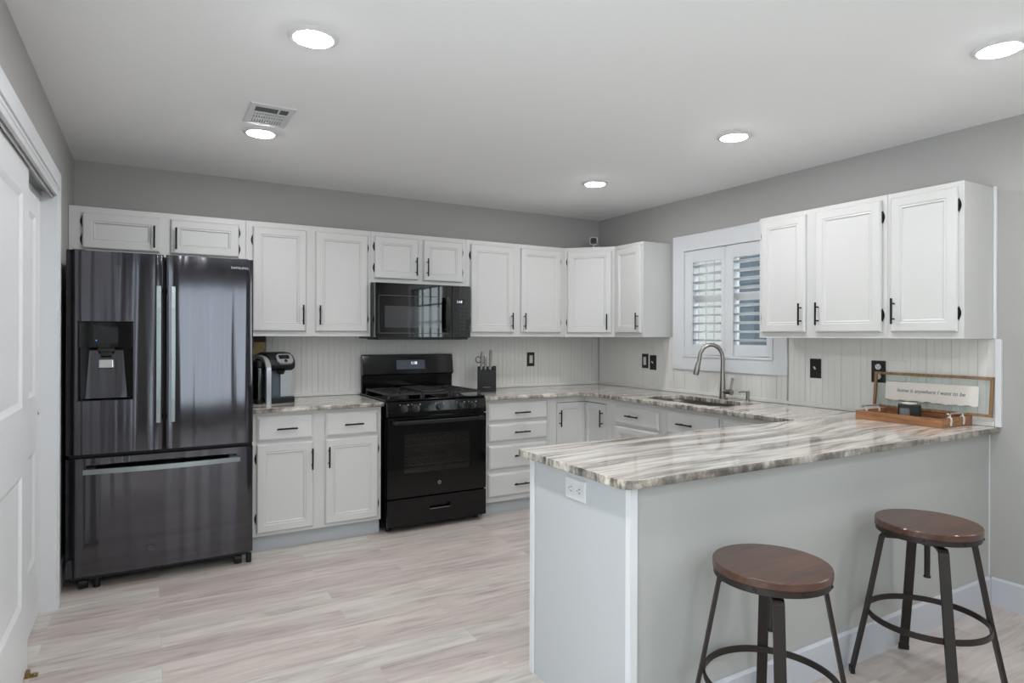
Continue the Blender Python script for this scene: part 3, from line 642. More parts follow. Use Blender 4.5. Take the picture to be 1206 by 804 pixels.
# ------------------------------------------------------------------ refrigerator
r = thing('refrigerator', 'black stainless french-door refrigerator with ice and water dispenser', 'refrigerator', (-3.631, -.40, 0))
FX0, FX1, FY = -4.0847, -3.1767, -.800
box(FX0+.008, FX1-.008, -.735, -.05, .055, 1.775).build('cabinet', 'fridgeside', r, world=True, bevel=.004)
def curved(x0, x1, z0, z1, y, yb, bulge, xc, xw, hole=None, ed=.007):
    """door skin slightly convex across the whole refrigerator width"""
    def yy(x): return y+.004-bulge*(1-((x-xc)/xw)**2)
    xs = [x0, x0+ed*.3, x0+ed]+[x0+ed+(x1-x0-2*ed)*i/12 for i in range(1,12)]+[x1-ed, x1-ed*.3, x1]
    zs = [z0, z1]
    if hole: xs = sorted(set([q for q in xs if abs(q-hole[0])>.008 and abs(q-hole[1])>.008]+[hole[0],hole[1]])); zs = [z0, hole[2], hole[3], z1]
    def py(x):
        e = min(x-x0, x1-x); q = yy(x)
        return q+(ed*(1-math.sqrt(max(0,1-(1-e/ed)**2))) if e < ed else 0)
    m = MB(); n = len(xs)
    if not hole: m.add([(x,py(x),z) for z in zs for x in xs], [(i,i+1,n+i+1,n+i) for i in range(n-1)], True)
    else:
        vs = [(x,py(x),z) for z in zs for x in xs]; fs = []
        for kz in range(3):
            for i in range(n-1):
                if kz == 1 and xs[i] >= hole[0]-1e-6 and xs[i+1] <= hole[1]+1e-6: continue
                fs.append((kz*n+i,kz*n+i+1,(kz+1)*n+i+1,(kz+1)*n+i))
        m.add(vs, fs, True)
    m.add([(x,py(x),z1) for x in xs]+[(x1,yb,z1),(x0,yb,z1)], [tuple(range(n+2))]); m.add([(x,py(x),z0) for x in xs]+[(x1,yb,z0),(x0,yb,z0)], [tuple(reversed(range(n+2)))])
    m.add([(x0,py(x0),z0),(x0,py(x0),z1),(x0,yb,z1),(x0,yb,z0)], [(0,1,2,3)]); m.add([(x1,py(x1),z0),(x1,py(x1),z1),(x1,yb,z1),(x1,yb,z0)], [(3,2,1,0)])
    if not hole: m.add([(x0,yb,z0),(x1,yb,z0),(x1,yb,z1),(x0,yb,z1)], [(3,2,1,0)])
    else:
        a, b_, c0, c1 = hole
        for p in ((x0,a,z0,z1),(b_,x1,z0,z1),(a,b_,z0,c0),(a,b_,c1,z1)): m.add([(p[0],yb,p[2]),(p[1],yb,p[2]),(p[1],yb,p[3]),(p[0],yb,p[3])], [(3,2,1,0)])
    return m
SPL = -3.635
HOLE = (-4.034, -3.784, 1.003, 1.424)
ld = curved(FX0, SPL-.006, .722, 1.795, FY, -.742, .012, SPL, .46, HOLE).build('left_door', 'bsteel', r, world=True, clean=True)
rd = curved(SPL+.006, FX1, .722, 1.795, FY, -.742, .012, SPL, .46).build('right_door', 'bsteel', r, world=True)
fd = curved(FX0, FX1, .081, .699, FY, -.742, .012, SPL, .46).build('freezer_drawer', 'bsteel', r, world=True)
for x, dr in ((-3.665, ld), (-3.596, rd)):
    m = MB().tube([(x,-.866,.876),(x,-.872,1.0),(x,-.874,1.25),(x,-.872,1.5),(x,-.866,1.618)], 0, rect=(.014,.024), up=(0,1,0))
    hd = m.build('handle', 'handle', dr, world=True, bevel=.003)
    for z in (.90, 1.594): box(x-.009, x+.009, -.868, -.806, z-.013, z+.013).build('handle_post', 'mattblack', hd, world=True)
pts = [(-4.004+.749*i/14, -.858-.028*math.sin(PI*i/14), .640) for i in range(15)]
hd = MB().tube(pts, 0, rect=(.026,.014), up=(0,0,1)).build('handle', 'handle', fd, world=True)
for x in (-3.975, -3.285): box(x-.02, x+.02, -.862, -.803, .630, .650).build('handle_post', 'mattblack', hd, world=True, bevel=.003)
# dispenser
a, b_, c0, c1 = HOLE; yf = -.8015; yk = -.742
m = MB()
for q in ((a,a+.004,c0,c1),(b_-.004,b_,c0,c1),(a,b_,c0,c0+.004),(a,b_,c1-.004,c1)): m.box(q[0],q[1],yf-.006,yk,q[2],q[3])
m.box(a,b_,yk-.002,yk+.002,c0,c1)
dp = m.build('dispenser', 'gloss', ld, world=True)
box(a+.004, b_-.004, yf-.004, yf+.03, 1.283, c1-.004).build('control_panel', 'gloss', dp, world=True, bevel=.003)
box(a+.07, b_-.07, yf-.0052, yf-.0042, 1.305, c1-.03).build('touch_display', 'screen', dp, world=True)
MB().cyl((a+.083,yf-.0062,1.322),(a+.083,yf-.0052,1.322),.0035,seg=10).build('indicator', 'bluelight', dp, world=True)
m = MB(); m.add([(a+.05,-.752,1.283),(b_-.05,-.752,1.283),(b_-.028,-.796,c0+.012),(a+.035,-.796,c0+.012),(a+.05,-.748,1.283),(b_-.05,-.748,1.283),(b_-.028,-.790,c0+.005),(a+.035,-.790,c0+.005)], [(3,2,1,0),(4,5,6,7),(0,1,5,4),(1,2,6,5),(2,3,7,6),(3,0,4,7)])
m.build('splash_plate', 'bsteel', dp, world=True)
m = MB(); m.box(a+.088,b_-.088,-.80,-.76,1.262,1.283).box(a+.100,b_-.100,-.795,-.765,1.240,1.262); m.build('nozzle', 'mattblack', dp, world=True, bevel=.003)
box(a+.092, b_-.092, -.792, -.780, 1.175, 1.220).build('paddle', 'chrome', dp, world=True, bevel=.004)
text('maker_name', 'SAMSUNG', .019, 'silver', rd, Vector((-3.299,-.8010,1.743))-rd.location-r.location, (R(90),0,R(1.2)), width=.092)
MB().cyl((-3.700,-.8125,.187),(-3.700,-.8115,.187),.016,seg=24).build('round_sticker', 'grey', fd, world=True)
for x in (FX0+.055, FX1-.055): MB().box(x-.03,x+.03,-.79,-.74,1.778,1.80).build('hinge_cover', 'mattblack', r, world=True, bevel=.005)
box(FX0+.02, FX1-.02, -.755, -.70, .052, .080).build('kick_grille', 'mattblack', r, world=True)
for x in (FX0+.075, FX1-.075):
    m = MB(); m.cyl((x-.02,-.735,.032),(x+.02,-.735,.032),.0315,seg=18); m.cyl((x+.06,-.74,0.0005),(x+.06,-.74,.05),.016,seg=12); m.build('foot', 'mattblack', r, world=True)

# ------------------------------------------------------------------ range
r = thing('gas_range', 'black freestanding gas range with oven between the base cabinets', 'range', (-1.9355, -.36, 0))
X0, X1 = -2.3145, -1.5565; XM = (X0+X1)/2
m = MB(); m.box(X0, X0+.01, -.632, -.035, .045, .897).box(X1-.01, X1, -.632, -.035, .045, .897).box(X0+.01, X1-.01, -.06, -.035, .045, .897).box(X0+.01, X1-.01, -.60, -.06, .045, .06).box(X0+.01, X1-.01, -.632, -.60, .762, .80)
m.build('body', 'gloss', r, world=True)
m = MB(); m.box(X0+.07,X0+.075,-.63,-.10,.27,.74).box(X1-.075,X1-.07,-.63,-.10,.27,.74).box(X0+.075,X1-.075,-.105,-.10,.27,.74).box(X0+.07,X1-.07,-.63,-.10,.265,.27).box(X0+.07,X1-.07,-.63,-.10,.74,.745)
m.build('oven_cavity', 'iron', r, world=True)
for z in (.44, .58):
    m = MB()
    for k in range(15): x = X0+.09+k*(X1-X0-.18)/14; m.cyl((x,-.60,z),(x,-.12,z),.003,seg=6)
    for y in (-.605,-.36,-.115): m.cyl((X0+.076,y,z),(X1-.076,y,z),.004,seg=6)
    m.build('oven_rack', 'red', r, world=True)
m = MB().box(X0-.004, X1+.004, -.642, -.034, .8975, .9125); m.build('cooktop', 'gloss', r, world=True, bevel=.005)
# slanted control panel
m = MB(); pr = [(-.634,.795),(-.668,.795),(-.668,.825),(-.655,.896),(-.634,.896)]
m.add([(X0,y,z) for y,z in pr]+[(X1,y,z) for y,z in pr], [tuple(range(5)), tuple(reversed(range(5,10)))]+[(i,5+i,5+(i+1)%5,(i+1)%5) for i in range(5)])
cp = m.build('control_panel', 'gloss', r, world=True, bevel=.003)
for x in (-2.190, -2.103, -1.928, -1.762, -1.668):
    q = Vector((x,-.6625,.848)); nrm = Vector((0,-.983,.18)).normalized()
    m = MB().cyl(q+nrm*.0006, q+nrm*.008, .027, .026, 24); m.cyl(q+nrm*.008, q+nrm*.026, .0215, .019, 24)
    T = Matrix.Translation(q+nrm*.030) @ nrm.to_track_quat('Z','Y').to_matrix().to_4x4(); m.box(-.0045,.0045,-.019,.019,-.006,.004,T=T)
    m.build('knob', 'knob', cp, world=True)
m = MB()
for x in (-2.19,-2.103,-1.928,-1.762,-1.668): m.box(x-.034,x-.026,-.6652,-.6645,.872,.879).box(x+.022,x+.034,-.6652,-.6645,.870,.878)
m.build('knob_markings', 'printed', cp, world=True)
# oven door with a window
DX0, DX1, DZ0, DZ1 = X0+.003, X1-.003, .238, .788; wx0, wx1, wz0, wz1 = X0+.125, X1-.125, .40, .672
m = MB(); m.box(DX0,wx0,-.672,-.634,DZ0,DZ1).box(wx1,DX1,-.672,-.634,DZ0,DZ1).box(wx0,wx1,-.672,-.634,DZ0,wz0).box(wx0,wx1,-.672,-.634,wz1,DZ1)
od = m.build('oven_door', 'gloss', r, world=True)
box(wx0+.0005, wx1-.0005, -.668, -.664, wz0+.0005, wz1-.0005).build('oven_window', 'smoke', od, world=True)
m = MB().tube([(X0+.035,-.712,.757),(XM,-.716,.757),(X1-.035,-.712,.757)], 0, rect=(.026,.020), up=(0,0,1)); hd = m.build('handle', 'mattblack', od, world=True, bevel=.006)
for x in (X0+.05, X1-.05): box(x-.013, x+.013, -.704, -.6725, .745, .769).build('handle_post', 'mattblack', hd, world=True)
lg = MB().cyl((-1.929,-.6735,.318),(-1.929,-.6725,.318),.0125,seg=24).build('round_emblem', 'silver', od, world=True)
m = MB(); m.cyl((-1.929,-.6742,.318),(-1.929,-.6737,.318),.0095,seg=20); m.build('emblem_field', 'grey', lg, world=True)
# storage drawer with a pull slot
sx0, sx1, sz0, sz1 = -2.003, -1.847, .143, .170
m = MB(); m.box(DX0,sx0,-.672,-.634,.045,.228).box(sx1,DX1,-.672,-.634,.045,.228).box(sx0,sx1,-.672,-.634,.045,sz0).box(sx0,sx1,-.672,-.634,sz1,.228).box(sx0,sx1,-.645,-.634,sz0,sz1)
sd = m.build('storage_drawer', 'gloss', r, world=True)
box(sx0, sx1, -.675, -.6725, sz0-.006, sz0-.001).build('pull_lip', 'handle', sd, world=True)
for x in (X0+.04, X1-.04):
    for y in (-.58, -.09): MB().cyl((x,y,.0003),(x,y,.045),.018,.014,12).build('foot', 'mattblack', r, world=True)
# backguard
m = MB(); pr = [(-.034,.9127),(-.034,1.195),(-.055,1.205),(-.078,1.195),(-.098,1.055),(-.088,1.045),(-.066,1.045),(-.066,.9127)]
m.add([(X0+.006,y,z) for y,z in pr]+[(X1-.006,y,z) for y,z in pr], [tuple(range(8)), tuple(reversed(range(8,16)))]+[(i,8+i,8+(i+1)%8,(i+1)%8) for i in range(8)])
bgd = m.build('backguard', 'gloss', r, world=True)
T = Matrix.Translation((-1.925,-.0890,1.125)) @ Matrix.Rotation(R(-8.13),4,'X')
dsp = box(-.118,.118,-.002,.0,-.036,.036,T=T).build('clock_panel', 'display', bgd, world=True)
text('clock_digits', '1:18', .030, 'digits', dsp, Vector((-1.900,-.0945,1.136))-dsp.location-bgd.location-r.location, (R(81.9),0,0), align='CENTER')
# burners and grates
for x, y in ((X0+.17,-.50),(X0+.17,-.20),(X1-.17,-.50),(X1-.17,-.20),(XM,-.35)):
    MB().lathe([(0,.0006),(.05,.0006),(.045,.008),(.036,.010),(.036,.016),(.028,.019),(0,.019)], 24, Matrix.Translation((x,y,.9125))).build('burner', 'iron', r, world=True)
def grate(a, b_, kind):
    m = MB(); z0, z1 = .937, .950; ya, yb = -.625, -.105; s = .010
    for x in (a, b_-s): m.box(x, x+s, ya, yb, z0, z1)
    for y in (ya, yb-s, (ya+yb)/2-s/2): m.box(a+s, b_-s, y, y+s, z0, z1)
    if kind == 'grate':
        c = (a+b_)/2
        m.box(c-s/2, c+s/2, ya+s, yb-s, z0, z1)
        for y in (-.50,-.20): m.box(a+s, b_-s, y-s/2, y+s/2, z0, z1)
        for y in (-.50,-.20):
            for sx in (-1,1):
                for sy in (-1,1): m.tube([(c+sx*.025,y+sy*.025,.945),(c+sx*.08,y+sy*.08,.945)], 0, rect=(.009,.010))
    else:
        for k in range(1,8): x = a+(b_-a)*k/8; m.box(x-.004, x+.004, ya+s, yb-s, z0, z1)
    for x in (a, b_-s):
        for y in (ya, yb-s): m.box(x, x+s, y, y+s, .9128, z0)
    return m.build('grate', 'iron', r, world=True)
grate(X0+.025, X0+.270, 'grate'); gc = grate(X0+.278, X1-.278, 'bars'); grate(X1-.270, X1-.025, 'grate')
m = MB().box(X0+.284, X1-.284, -.60, -.13, .9505, .960); m.build('griddle_plate', 'iron', r, world=True, bevel=.003)

# ------------------------------------------------------------------ microwave
r = thing('microwave', 'black over-the-range microwave mounted above the gas range', 'microwave', (-1.932, -.20, 1.325))
a, b_ = -2.3145, -1.5505; z0, z1 = 1.325, 1.7365
box(a, b_, -.345, -.009, z0+.004, z1).build('body', 'mattblack', r, world=True, bevel=.002)
m = MB().box(a+.05, b_-.05, -.33, -.05, z0-.004, z0+.0035); m.build('underside_vent', 'mattblack', r, world=True, bevel=.002)
xs = -1.708
mdw = (a+.055, -1.80, 1.375, 1.655)
dr = box(a+.001, xs-.001, -.388, -.346, z0+.012, z1-.002).build('door', 'doorglass', r, world=True, bevel=.004)
m = MB(); x_, X_, zz, ZZ = -2.285, -1.735, 1.368, 1.645
for q in ((x_,X_,zz,zz+.004),(x_,X_,ZZ-.004,ZZ),(x_,x_+.004,zz,ZZ),(X_-.004,X_,zz,ZZ)): m.box(q[0],q[1],-.3895,-.3885,q[2],q[3])
m.build('window_border', 'grey', dr, world=True)
box(-2.238, -1.800, -.3898, -.3885, 1.411, 1.568).build('window_screen', 'greyglass', dr, world=True)
m = MB().tube([(-1.758,-.422,1.378),(-1.758,-.430,1.44),(-1.758,-.432,1.51),(-1.758,-.430,1.58),(-1.758,-.422,1.645)], 0, rect=(.018,.030), up=(0,1,0)); hd = m.build('handle', 'mattblack', dr, world=True, bevel=.004)
for z in (1.395,1.628): box(-1.766,-1.750,-.424,-.389,z-.012,z+.012).build('handle_post', 'mattblack', hd, world=True)
MB().cyl((-1.930,-.3896,1.684),(-1.930,-.3886,1.684),.011,seg=20).build('round_emblem', 'printed', dr, world=True)
cp = box(xs+.001, b_, -.388, -.346, z0+.012, z1-.002).build('control_panel', 'doorglass', r, world=True, bevel=.004)
box(-1.685, -1.60, -.3892, -.3884, 1.585, 1.635).build('display', 'screen', cp, world=True)
text('clock_digits', '1:18', .026, 'digits', cp, Vector((-1.645,-.3895,1.611))-cp.location-r.location, (R(90),0,0), align='CENTER')
m = MB()
for i in range(4):
    for j in range(7): m.box(-1.690+i*.030, -1.668+i*.030, -.3892, -.3884, 1.375+j*.029, 1.394+j*.029)
m.build('keypad', 'screen', cp, world=True)
m = MB().box(a+.03, b_-.02, -.384, -.346, z0-.002, z0+.0115); m.build('vent_strip', 'mattblack', r, world=True)

# ------------------------------------------------------------------ coffee maker
r = thing('coffee_maker', 'black and silver pod coffee maker beside the refrigerator', 'coffee maker', (-3.003, -.25, CZ1+.0004), R(12))
m = MB().prism(rrect(-.055, .125, -.150, .13, .03), 0, .034); m.build('base', 'mattblack', r, bevel=.004)
m = MB().prism(rrect(-.05, .12, -.085, .125, .03), .034, .235); m.build('column', 'bluegrey', r)
m = MB().prism(rrect(.040, .121, -.096, -.0855, .004), .034, .215); m.build('front_plate', 'silver', r)
m = MB().prism(rrect(-.045, .118, -.140, -.098, .012), .0345, .040); m.build('drip_tray', 'grey', r)
# head: rounded profile swept across
pr = [(.125,.225),(-.02,.215),(-.09,.212),(-.135,.225),(-.150,.250),(-.140,.285),(-.105,.315),(-.05,.332),(.03,.337),(.10,.325),(.125,.295)]
m = MB(); n = len(pr)
m.add([(-.052,y,z) for y,z in pr]+[(.124,y,z) for y,z in pr], [tuple(range(n)), tuple(reversed(range(n,2*n)))]+[(i,n+i,n+(i+1)%n,(i+1)%n) for i in range(n)])
hd = m.build('head', 'mattblack', r, bevel=.012, segs=3)
T = Matrix.Translation((.050,-.128,.292)) @ Matrix.Rotation(R(48),4,'X')
m = MB().prism(rrect(-.050,.058,-.040,.040,.026), -.03, .006, T=T @ Matrix.Rotation(0,4,'X')); fp = sub(m, 'control_face', 'silver', hd)
m = MB().prism(rrect(-.034,.036,-.004,.030,.006), .0062, .0080, T=T); m.v = [p-hd.location-fp.location for p in m.v]; m.build('display', 'screen', fp)
m = MB().cyl(T @ Vector((.006,-.022,.0062)), T @ Vector((.006,-.022,.0105)), .011, seg=16); m.v = [p-hd.location-fp.location for p in m.v]; m.build('brew_button', 'mattblack', fp)
m = MB().cyl((.035,-.115,.190),(.035,-.115,.216),.018,.030,20); m.build('brew_head', 'mattblack', r)
pth = [(-.069,-.168,.0005),(-.069,-.168,.12),(-.069,-.168,.215)]+[(-.069,-.168+.10*(1-math.cos(t)),.215+.085*math.sin(t)) for t in [PI/2*k/8 for k in range(1,9)]]+[(-.069,0,.307),(-.069,.12,.300)]
MB().tube(pth, 0, rect=(.022,.030), up=(0,1,0)).build('silver_arch', 'silver', r)
m = MB().prism(rrect(-.130,-.085,-.13,.11,.02), .03, .235); m.build('water_tank', 'tank', r)
m = MB().prism(rrect(-.131,-.084,-.132,.112,.02), 0, .0295); m.build('tank_base', 'mattblack', r)
m = MB().prism(rrect(-.132,-.084,-.134,.114,.02), .2355, .285); m.build('tank_lid', 'mattblack', r, bevel=.01, segs=3)
box(-.146,-.094,-.10,.10,.032,.13).build('water', 'bluegrey', r) if False else None

# knife block with knives and scissors
r = thing('knife_block', 'matte black knife block on the counter right of the range', 'knife block', (-1.326, -.235, CZ1+.0004), R(-27.7))
m = MB().box(-.076, .076, -.042, .004, 0, .172).box(-.076, -.068, .004, .044, 0, .20).box(.046, .076, .004, .044, 0, .205).box(-.068, .046, .036, .044, 0, .20).box(-.068, .046, .004, .036, 0, .01)
bk = m.build('block', 'mattblack', r, bevel=.002)
box(-.030, .030, -.0428, -.0422, .034, .037).build('maker_mark', 'printed', r)
bm_ = thing  # noqa
Tk = Matrix.Translation((-1.326, -.235, CZ1)) @ Matrix.Rotation(R(-27.7),4,'Z')
def knife(x, y, z1, tilt, lab):     # blade down in the slot, handle above
    k = thing('kitchen_knife', lab, 'knife', Tk @ Vector((x, y, .10)), R(-27.7), 'knives in the black block')
    T = Matrix.Rotation(R(tilt),4,'Y')
    box(-.0008, .0008, -.001, .006, -.05, .085, T=T).build('blade', 'steel', k)
    m = MB(); zz = [.076,.10,.14,z1-.115,z1-.10]; ww = [.0115,.0115,.0125,.0135,.011]
    m.tube([T @ Vector((0,0,q)) for q in zz], ww, 10); m.build('handle', 'knifehandle', k)
    m = MB().cyl(T @ Vector((0,0,z1-.100)), T @ Vector((0,0,z1-.088)), .012, .009, 10); m.build('end_cap', 'nickel', k)
knife(-.052, .013, .310, 4, 'taupe handled knife at the left of the black block, beside the scissors')
knife(-.012, .013, .275, 0, 'shorter taupe handled knife in the middle of the black block')
knife(.024, .013, .325, 2, 'tallest taupe handled knife at the right of the black block')
k = thing('scissors', 'black ring-handled kitchen scissors standing in the knife block', 'scissors', Tk @ Vector((-.046, .0205, .10)), R(-27.7))
for sx in (-1, 1):
    m = MB().tube([(-.002+sx*.022+.021*math.cos(t), .0105, .155+.025*math.sin(t)) for t in [2*PI*i/20 for i in range(21)]], .0038, 8, cap=False); m.build('ring_handle', 'mattblack', k)
m = MB().box(-.008, .002, .009, .012, -.04, .132); m.build('blades', 'steel', k)

# ------------------------------------------------------------------ wall plates
def plate(name, label, cat, loc, rz, kind, group, w_=.078, h=.124, col='plate'):
    r = thing(name, label, cat, loc, rz, group)
    MB().rings(w_, h, [(0,-.002),(.003,-.0055),(.006,-.006)], 0, T=Matrix.Translation((-w_/2,-.0003,-h/2))).build('cover_plate', col, r)
    if kind == 'rocker':
        box(-.0165,.0165,-.0085,-.0064,-.034,.034).build('rocker', 'rocker', r, bevel=.001)
        box(-.0135,.0135,-.0105,-.0086,0,.031).build('rocker_face', 'rocker', r)
    elif kind == 'toggle':
        MB().tube([(0,-.0064,-.004),(0,-.013,.004),(0,-.020,.010)], [.006,.005,.0042], 10).build('toggle', 'plastic', r)
    elif kind == 'outlet':
        for z in (.028, -.028):
            q = MB().cyl((0,-.0064,z),(0,-.0085,z),.0165,seg=22).build('receptacle', 'plastic', r)
            m = MB().box(-.008,-.0055,-.0091,-.0086,z-.002,z+.008).box(.0055,.008,-.0091,-.0086,z-.002,z+.008).cyl((0,-.0086,z-.008),(0,-.0091,z-.008),.0024,seg=8)
            sub(m, 'slots', 'mattblack', q)
    return r
plate('light_switch', 'dark switch plate with almond rocker on the back wall right of the knife block', 'switch', (-.767,-.008,1.145), 0, 'rocker', 'dark wall plates')
plate('light_switch', 'dark rocker switch plate below the corner cabinet, left of its pair', 'switch', (-.008,-.659,1.140), RW, 'rocker', 'dark wall plates')
plate('light_switch', 'dark toggle switch plate beside the rocker switch, left of the window', 'switch', (-.008,-.757,1.130), RW, 'toggle', 'dark wall plates')
plate('light_switch', 'dark toggle switch plate alone on the wall right of the faucet', 'switch', (-.008,-2.258,1.150), RW, 'toggle', 'dark wall plates')
plate('wall_outlet', 'dark double outlet plate half hidden behind the framed sign', 'outlet', (-.008,-2.660,1.150), RW, 'outlet', 'dark wall plates', .084, .128)
plate('blank_wall_plate', 'painted blank wall plate just right of the dark outlet', 'wall plate', (-.008,-2.765,1.158), RW, 'blank', None, .10, .12, 'bead')
r = thing('wall_outlet', 'white horizontal double outlet on the end of the peninsula', 'outlet', (PX-.0003, -2.921, .797), RW)
MB().rings(.124, .078, [(0,-.002),(.003,-.0055),(.006,-.006)], 0, T=Matrix.Translation((-.062,-.0003,-.039))).build('cover_plate', 'plastic', r)
for x in (-.026,.026):
    q = MB().cyl((x,-.0064,0),(x,-.0085,0),.0165,seg=22).build('receptacle', 'plastic', r)
    m = MB().box(x-.002,x+.008,-.0091,-.0086,-.008,-.0055).box(x-.002,x+.008,-.0091,-.0086,.0055,.008).cyl((x-.008,-.0086,0),(x-.008,-.0091,0),.0024,seg=8)
    sub(m, 'slots', 'mattblack', q)

# ------------------------------------------------------------------ security camera
r = thing('security_camera', 'small white camera with black face on top of the corner cabinet', 'camera', (-.222, -.208, HT+.0006), R(-42))
m = MB().prism(rrect(-.036,.036,-.036,.036,.020), -.022, .018, T=Matrix.Translation((0,0,.100)) @ Matrix.Rotation(R(90),4,'X')); m.build('housing', 'plastic', r, bevel=.004)
m = MB().prism(rrect(-.029,.029,-.029,.029,.016), .0185, .0200, T=Matrix.Translation((0,0,.100)) @ Matrix.Rotation(R(90),4,'X')); fc = m.build('face', 'mattblack', r)
m = MB().cyl((0,-.0205,.104),(0,-.024,.104),.012,.010,18); sub(m, 'lens', 'screen', fc)
MB().lathe([(0,0),(.024,0),(.022,.006),(.007,.009),(.007,.066),(0,.066)], 20).build('stand', 'plastic', r)

# ------------------------------------------------------------------ tray, sign, candle on the peninsula end
r = thing('serving_tray', 'rectangular wooden serving tray with strap handles on the peninsula', 'tray', (-.165, -2.93, CZ1+.0004))
ta, tb, tc, td, tz = -.318, -.022, -3.150, -2.710, CZ1+.0004
box(ta+.012, tb-.012, tc+.012, td-.012, tz+.004, tz+.012).build('bottom', 'tray', r, world=True)
for q in ((ta,ta+.012,tc,td),(tb-.012,tb,tc,td)): box(q[0],q[1],q[2],q[3],tz,tz+.046).build('long_side', 'tray', r, world=True, bevel=.0015)
for q in ((tc,tc+.012),(td-.012,td)): box(ta+.0125,tb-.0125,q[0],q[1],tz,tz+.046).build('short_side', 'tray', r, world=True, bevel=.0015)
for y, s in ((tc,-1),(td,1)):
    xs_ = (-.235, -.110); hz = tz+.066
    for x in xs_:
        m = MB()
        m.tube([(x,y+s*.0005,tz+.008),(x,y+s*.003,tz+.030),(x,y+s*.002,tz+.0465),(x,y-s*.010,tz+.052),(x,y-s*.0135,tz+.046),(x,y-s*.0135,tz+.03)], 0, rect=(.003,.014), up=(0,s,0))
        m.tube([(x,y-s*.004,tz+.0495),(x,y-s*.004,hz)], .0035, 8)
        hd = m.build('handle_strap', 'wax', r, world=True)
    m = MB().cyl((xs_[0]-.02,y-s*.004,hz),(xs_[1]+.02,y-s*.004,hz),.0045,seg=10)
    for x in (xs_[0]-.022, xs_[1]+.022): m.lathe([(0,-.0075),(.0053,-.0053),(.0075,0),(.0053,.0053),(0,.0075)], 12, Matrix.Translation((x,y-s*.004,hz)))
    m.build('handle_bar', 'chrome', r, world=True)
# framed sign leaning on the wall, standing on the tray's back rim
lean = 5.5
r = thing('framed_sign', 'long wood framed glass sign with torn paper script leaning on the wall', 'sign', (-.038, -2.9455, tz+.0475), RW)
r.rotation_euler = (R(-lean), 0, RW); r.rotation_euler = Matrix.Rotation(RW,3,'Z').to_euler(); r.rotation_euler.rotate_axis('X', R(-lean))
fw, fh, ft = .60, .203, .014
m = MB(); s = .014
for nm, q in (('long_rail',(-fw/2,fw/2,0,s)),('long_rail',(-fw/2,fw/2,fh-s,fh)),('short_rail',(-fw/2,-fw/2+s,s,fh-s)),('short_rail',(fw/2-s,fw/2,s,fh-s))):
    box(q[0],q[1],-ft/2,ft/2,q[2],q[3]).build(nm, 'frame', r, bevel=.0015)
box(-fw/2+s, fw/2-s, .003, .005, s, fh-s).build('glass', 'frameglass', r)
n = 48; px0, px1, pz0, pz1 = -.235, .235, .048, .152
top = [(px0+(px1-px0)*i/n, pz1+random.uniform(-.0008,.0008)) for i in range(n+1)]; bot = [(px0+(px1-px0)*i/n, pz0+random.uniform(-.0035,.0035)+.002*math.sin(i*.9)) for i in range(n+1)]
m = MB(); m.add([(x,.0015,z) for x,z in bot]+[(x,.0015,z) for x,z in top]+[(x,.0025,z) for x,z in bot]+[(x,.0025,z) for x,z in top],
    [(i,i+1,n+1+i+1,n+1+i) for i in range(n)]+[(2*n+2+i+1,2*n+2+i,3*n+3+i,3*n+3+i+1) for i in range(n)]+[(i+1,i,2*n+2+i,2*n+2+i+1) for i in range(n)]+[(n+1+i,n+2+i,3*n+4+i,3*n+3+i) for i in range(n)])
pp = m.build('torn_paper', 'paper', r)
text('script_lettering', 'home is anywhere I want to be', .030, 'ink', pp, Vector((0,.0012,.104))-pp.location, (R(90),0,0), ext=.0002, shear=.3, align='CENTER', width=.345)
r = thing('candle_jar', 'black square-labelled candle jar standing in the wooden tray', 'candle', (-.185, -2.925, tz+.0125))
MB().prism(rrect(-.052,.052,-.038,.038,.010), 0, .080, T=Matrix.Rotation(R(-60),4,'Z')).build('jar', 'mattblack', r, bevel=.003)
m = MB().lathe([(0,.0805),(.033,.0805),(.036,.086),(.034,.0875),(0,.0875)], 24); m.build('lid', 'wax', r)
T = Matrix.Rotation(R(-60),4,'Z')
m = MB().prism(rrect(-.046,.000,.014,.062,.008), 0, .0008, T=T @ Matrix.Translation((0,-.0386,0)) @ Matrix.Rotation(R(90),4,'X')); lb = m.build('label', 'label', r)
m = MB().prism(rrect(-.040,-.006,.050,.0515,.0004), .0008, .0011, T=T @ Matrix.Translation((0,-.0386,0)) @ Matrix.Rotation(R(90),4,'X'))
for i in range(9):
    t = PI*i/8; m.prism(rrect(-.023+.012*math.cos(t)-.0012,-.023+.012*math.cos(t)+.0012,.045-.008*math.sin(t)-.0012,.045-.008*math.sin(t)+.0012,.0004,2), .0008, .0011, T=T @ Matrix.Translation((0,-.0386,0)) @ Matrix.Rotation(R(90),4,'X'))
sub(m, 'printed_mark', 'printed', lb)

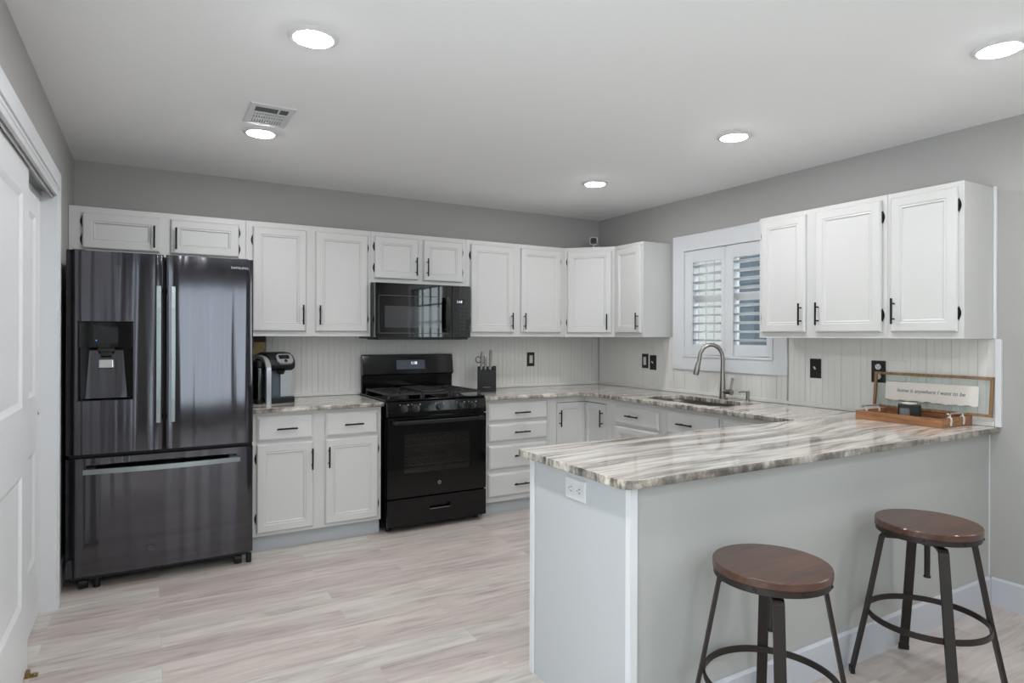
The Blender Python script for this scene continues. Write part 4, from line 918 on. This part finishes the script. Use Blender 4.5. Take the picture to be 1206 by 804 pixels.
# ------------------------------------------------------------------ bar stools
def stool(x, y, label, zs=.630):
    r = thing('bar_stool', label, 'stool', (x, y, 0), 0, 'round bar stools at the peninsula')
    MB().lathe([(0,zs-.026),(.178,zs-.026),(.1805,zs-.023),(.1805,zs-.004),(.1785,zs-.0005),(.176,zs),(0,zs)], 64).build('seat', 'seat', r)
    MB().lathe([(.150,zs-.046),(.177,zs-.046),(.177,zs-.0265),(.150,zs-.0265),(.150,zs-.046)], 56).build('seat_rim', 'bronze', r)
    sb = MB()
    for k in range(8):
        a = PI/8+k*PI/4; c = Vector((math.cos(a), math.sin(a), 0)); sb.cyl(c*.1772+Vector((0,0,zs-.0365)), c*.1815+Vector((0,0,zs-.0365)), .006, .004, 10)
    sb.build('rivets', 'bronze', r)
    zc = zs-.066
    for k in range(2):
        d = Vector((math.cos(PI/4+k*PI/2), math.sin(PI/4+k*PI/2), 0)); z_ = zc-.0055*k
        MB().tube([d*-.148+Vector((0,0,z_)), d*.148+Vector((0,0,z_))], 0, rect=(.0055,.032)).build('cross_bar', 'bronze', r)
    MB().cyl((0,0,zc-.028),(0,0,zc-.0085),.019,.017,18).build('collar', 'bronze', r)
    MB().cyl((0,0,zs-.215),(0,0,zc-.028),.0105,seg=14).cyl((0,0,zs-.221),(0,0,zs-.215),.013,seg=14).build('threaded_rod', 'bronze', r)
    for k in range(4):
        a = PI/4+k*PI/2; d = Vector((math.cos(a), math.sin(a), 0))
        m = MB().tube([d*.140+Vector((0,0,zc)), d*.153+Vector((0,0,zc-.001)), d*.160+Vector((0,0,zc-.009)), d*.2135+Vector((0,0,.265)), d*.266+Vector((0,0,.012))], 0, rect=(.0115,.034), up=d)
        lg = m.build('leg', 'bronze', r)
        sub(MB().cyl(d*.2070+Vector((0,0,.25)), d*.2230+Vector((0,0,.25)), .007, .006, 10), 'bolt', 'bronze', lg)
        q = MB().box(-.0075,.0075,-.019,.019,.0004,.022, T=Matrix.Translation(d*.2665) @ Matrix.Rotation(a,4,'Z')); sub(q, 'rubber_foot', 'mattblack', lg)
    pts = [(.2005*math.cos(2*PI*i/64), .2005*math.sin(2*PI*i/64), .25) for i in range(65)]
    m = MB(); h = .011
    for i in range(64):
        a0, a1 = 2*PI*i/64, 2*PI*(i+1)/64
        def P_(r_, a_, z_): return (r_*math.cos(a_), r_*math.sin(a_), .25+z_)
        m.add([P_(.2025,a0,-h),P_(.2085,a0,-h),P_(.2085,a0,h),P_(.2025,a0,h),P_(.2025,a1,-h),P_(.2085,a1,-h),P_(.2085,a1,h),P_(.2025,a1,h)], [(1,0,4,5),(2,1,5,6),(3,2,6,7),(0,3,7,4)], False)
    m.build('foot_ring', 'bronze', r)
    return r
stool(-1.055, -3.452, 'walnut topped bar stool with dark metal legs nearer the right wall')
stool(-1.9745, -3.445, 'walnut topped bar stool with dark metal legs nearer the peninsula end')
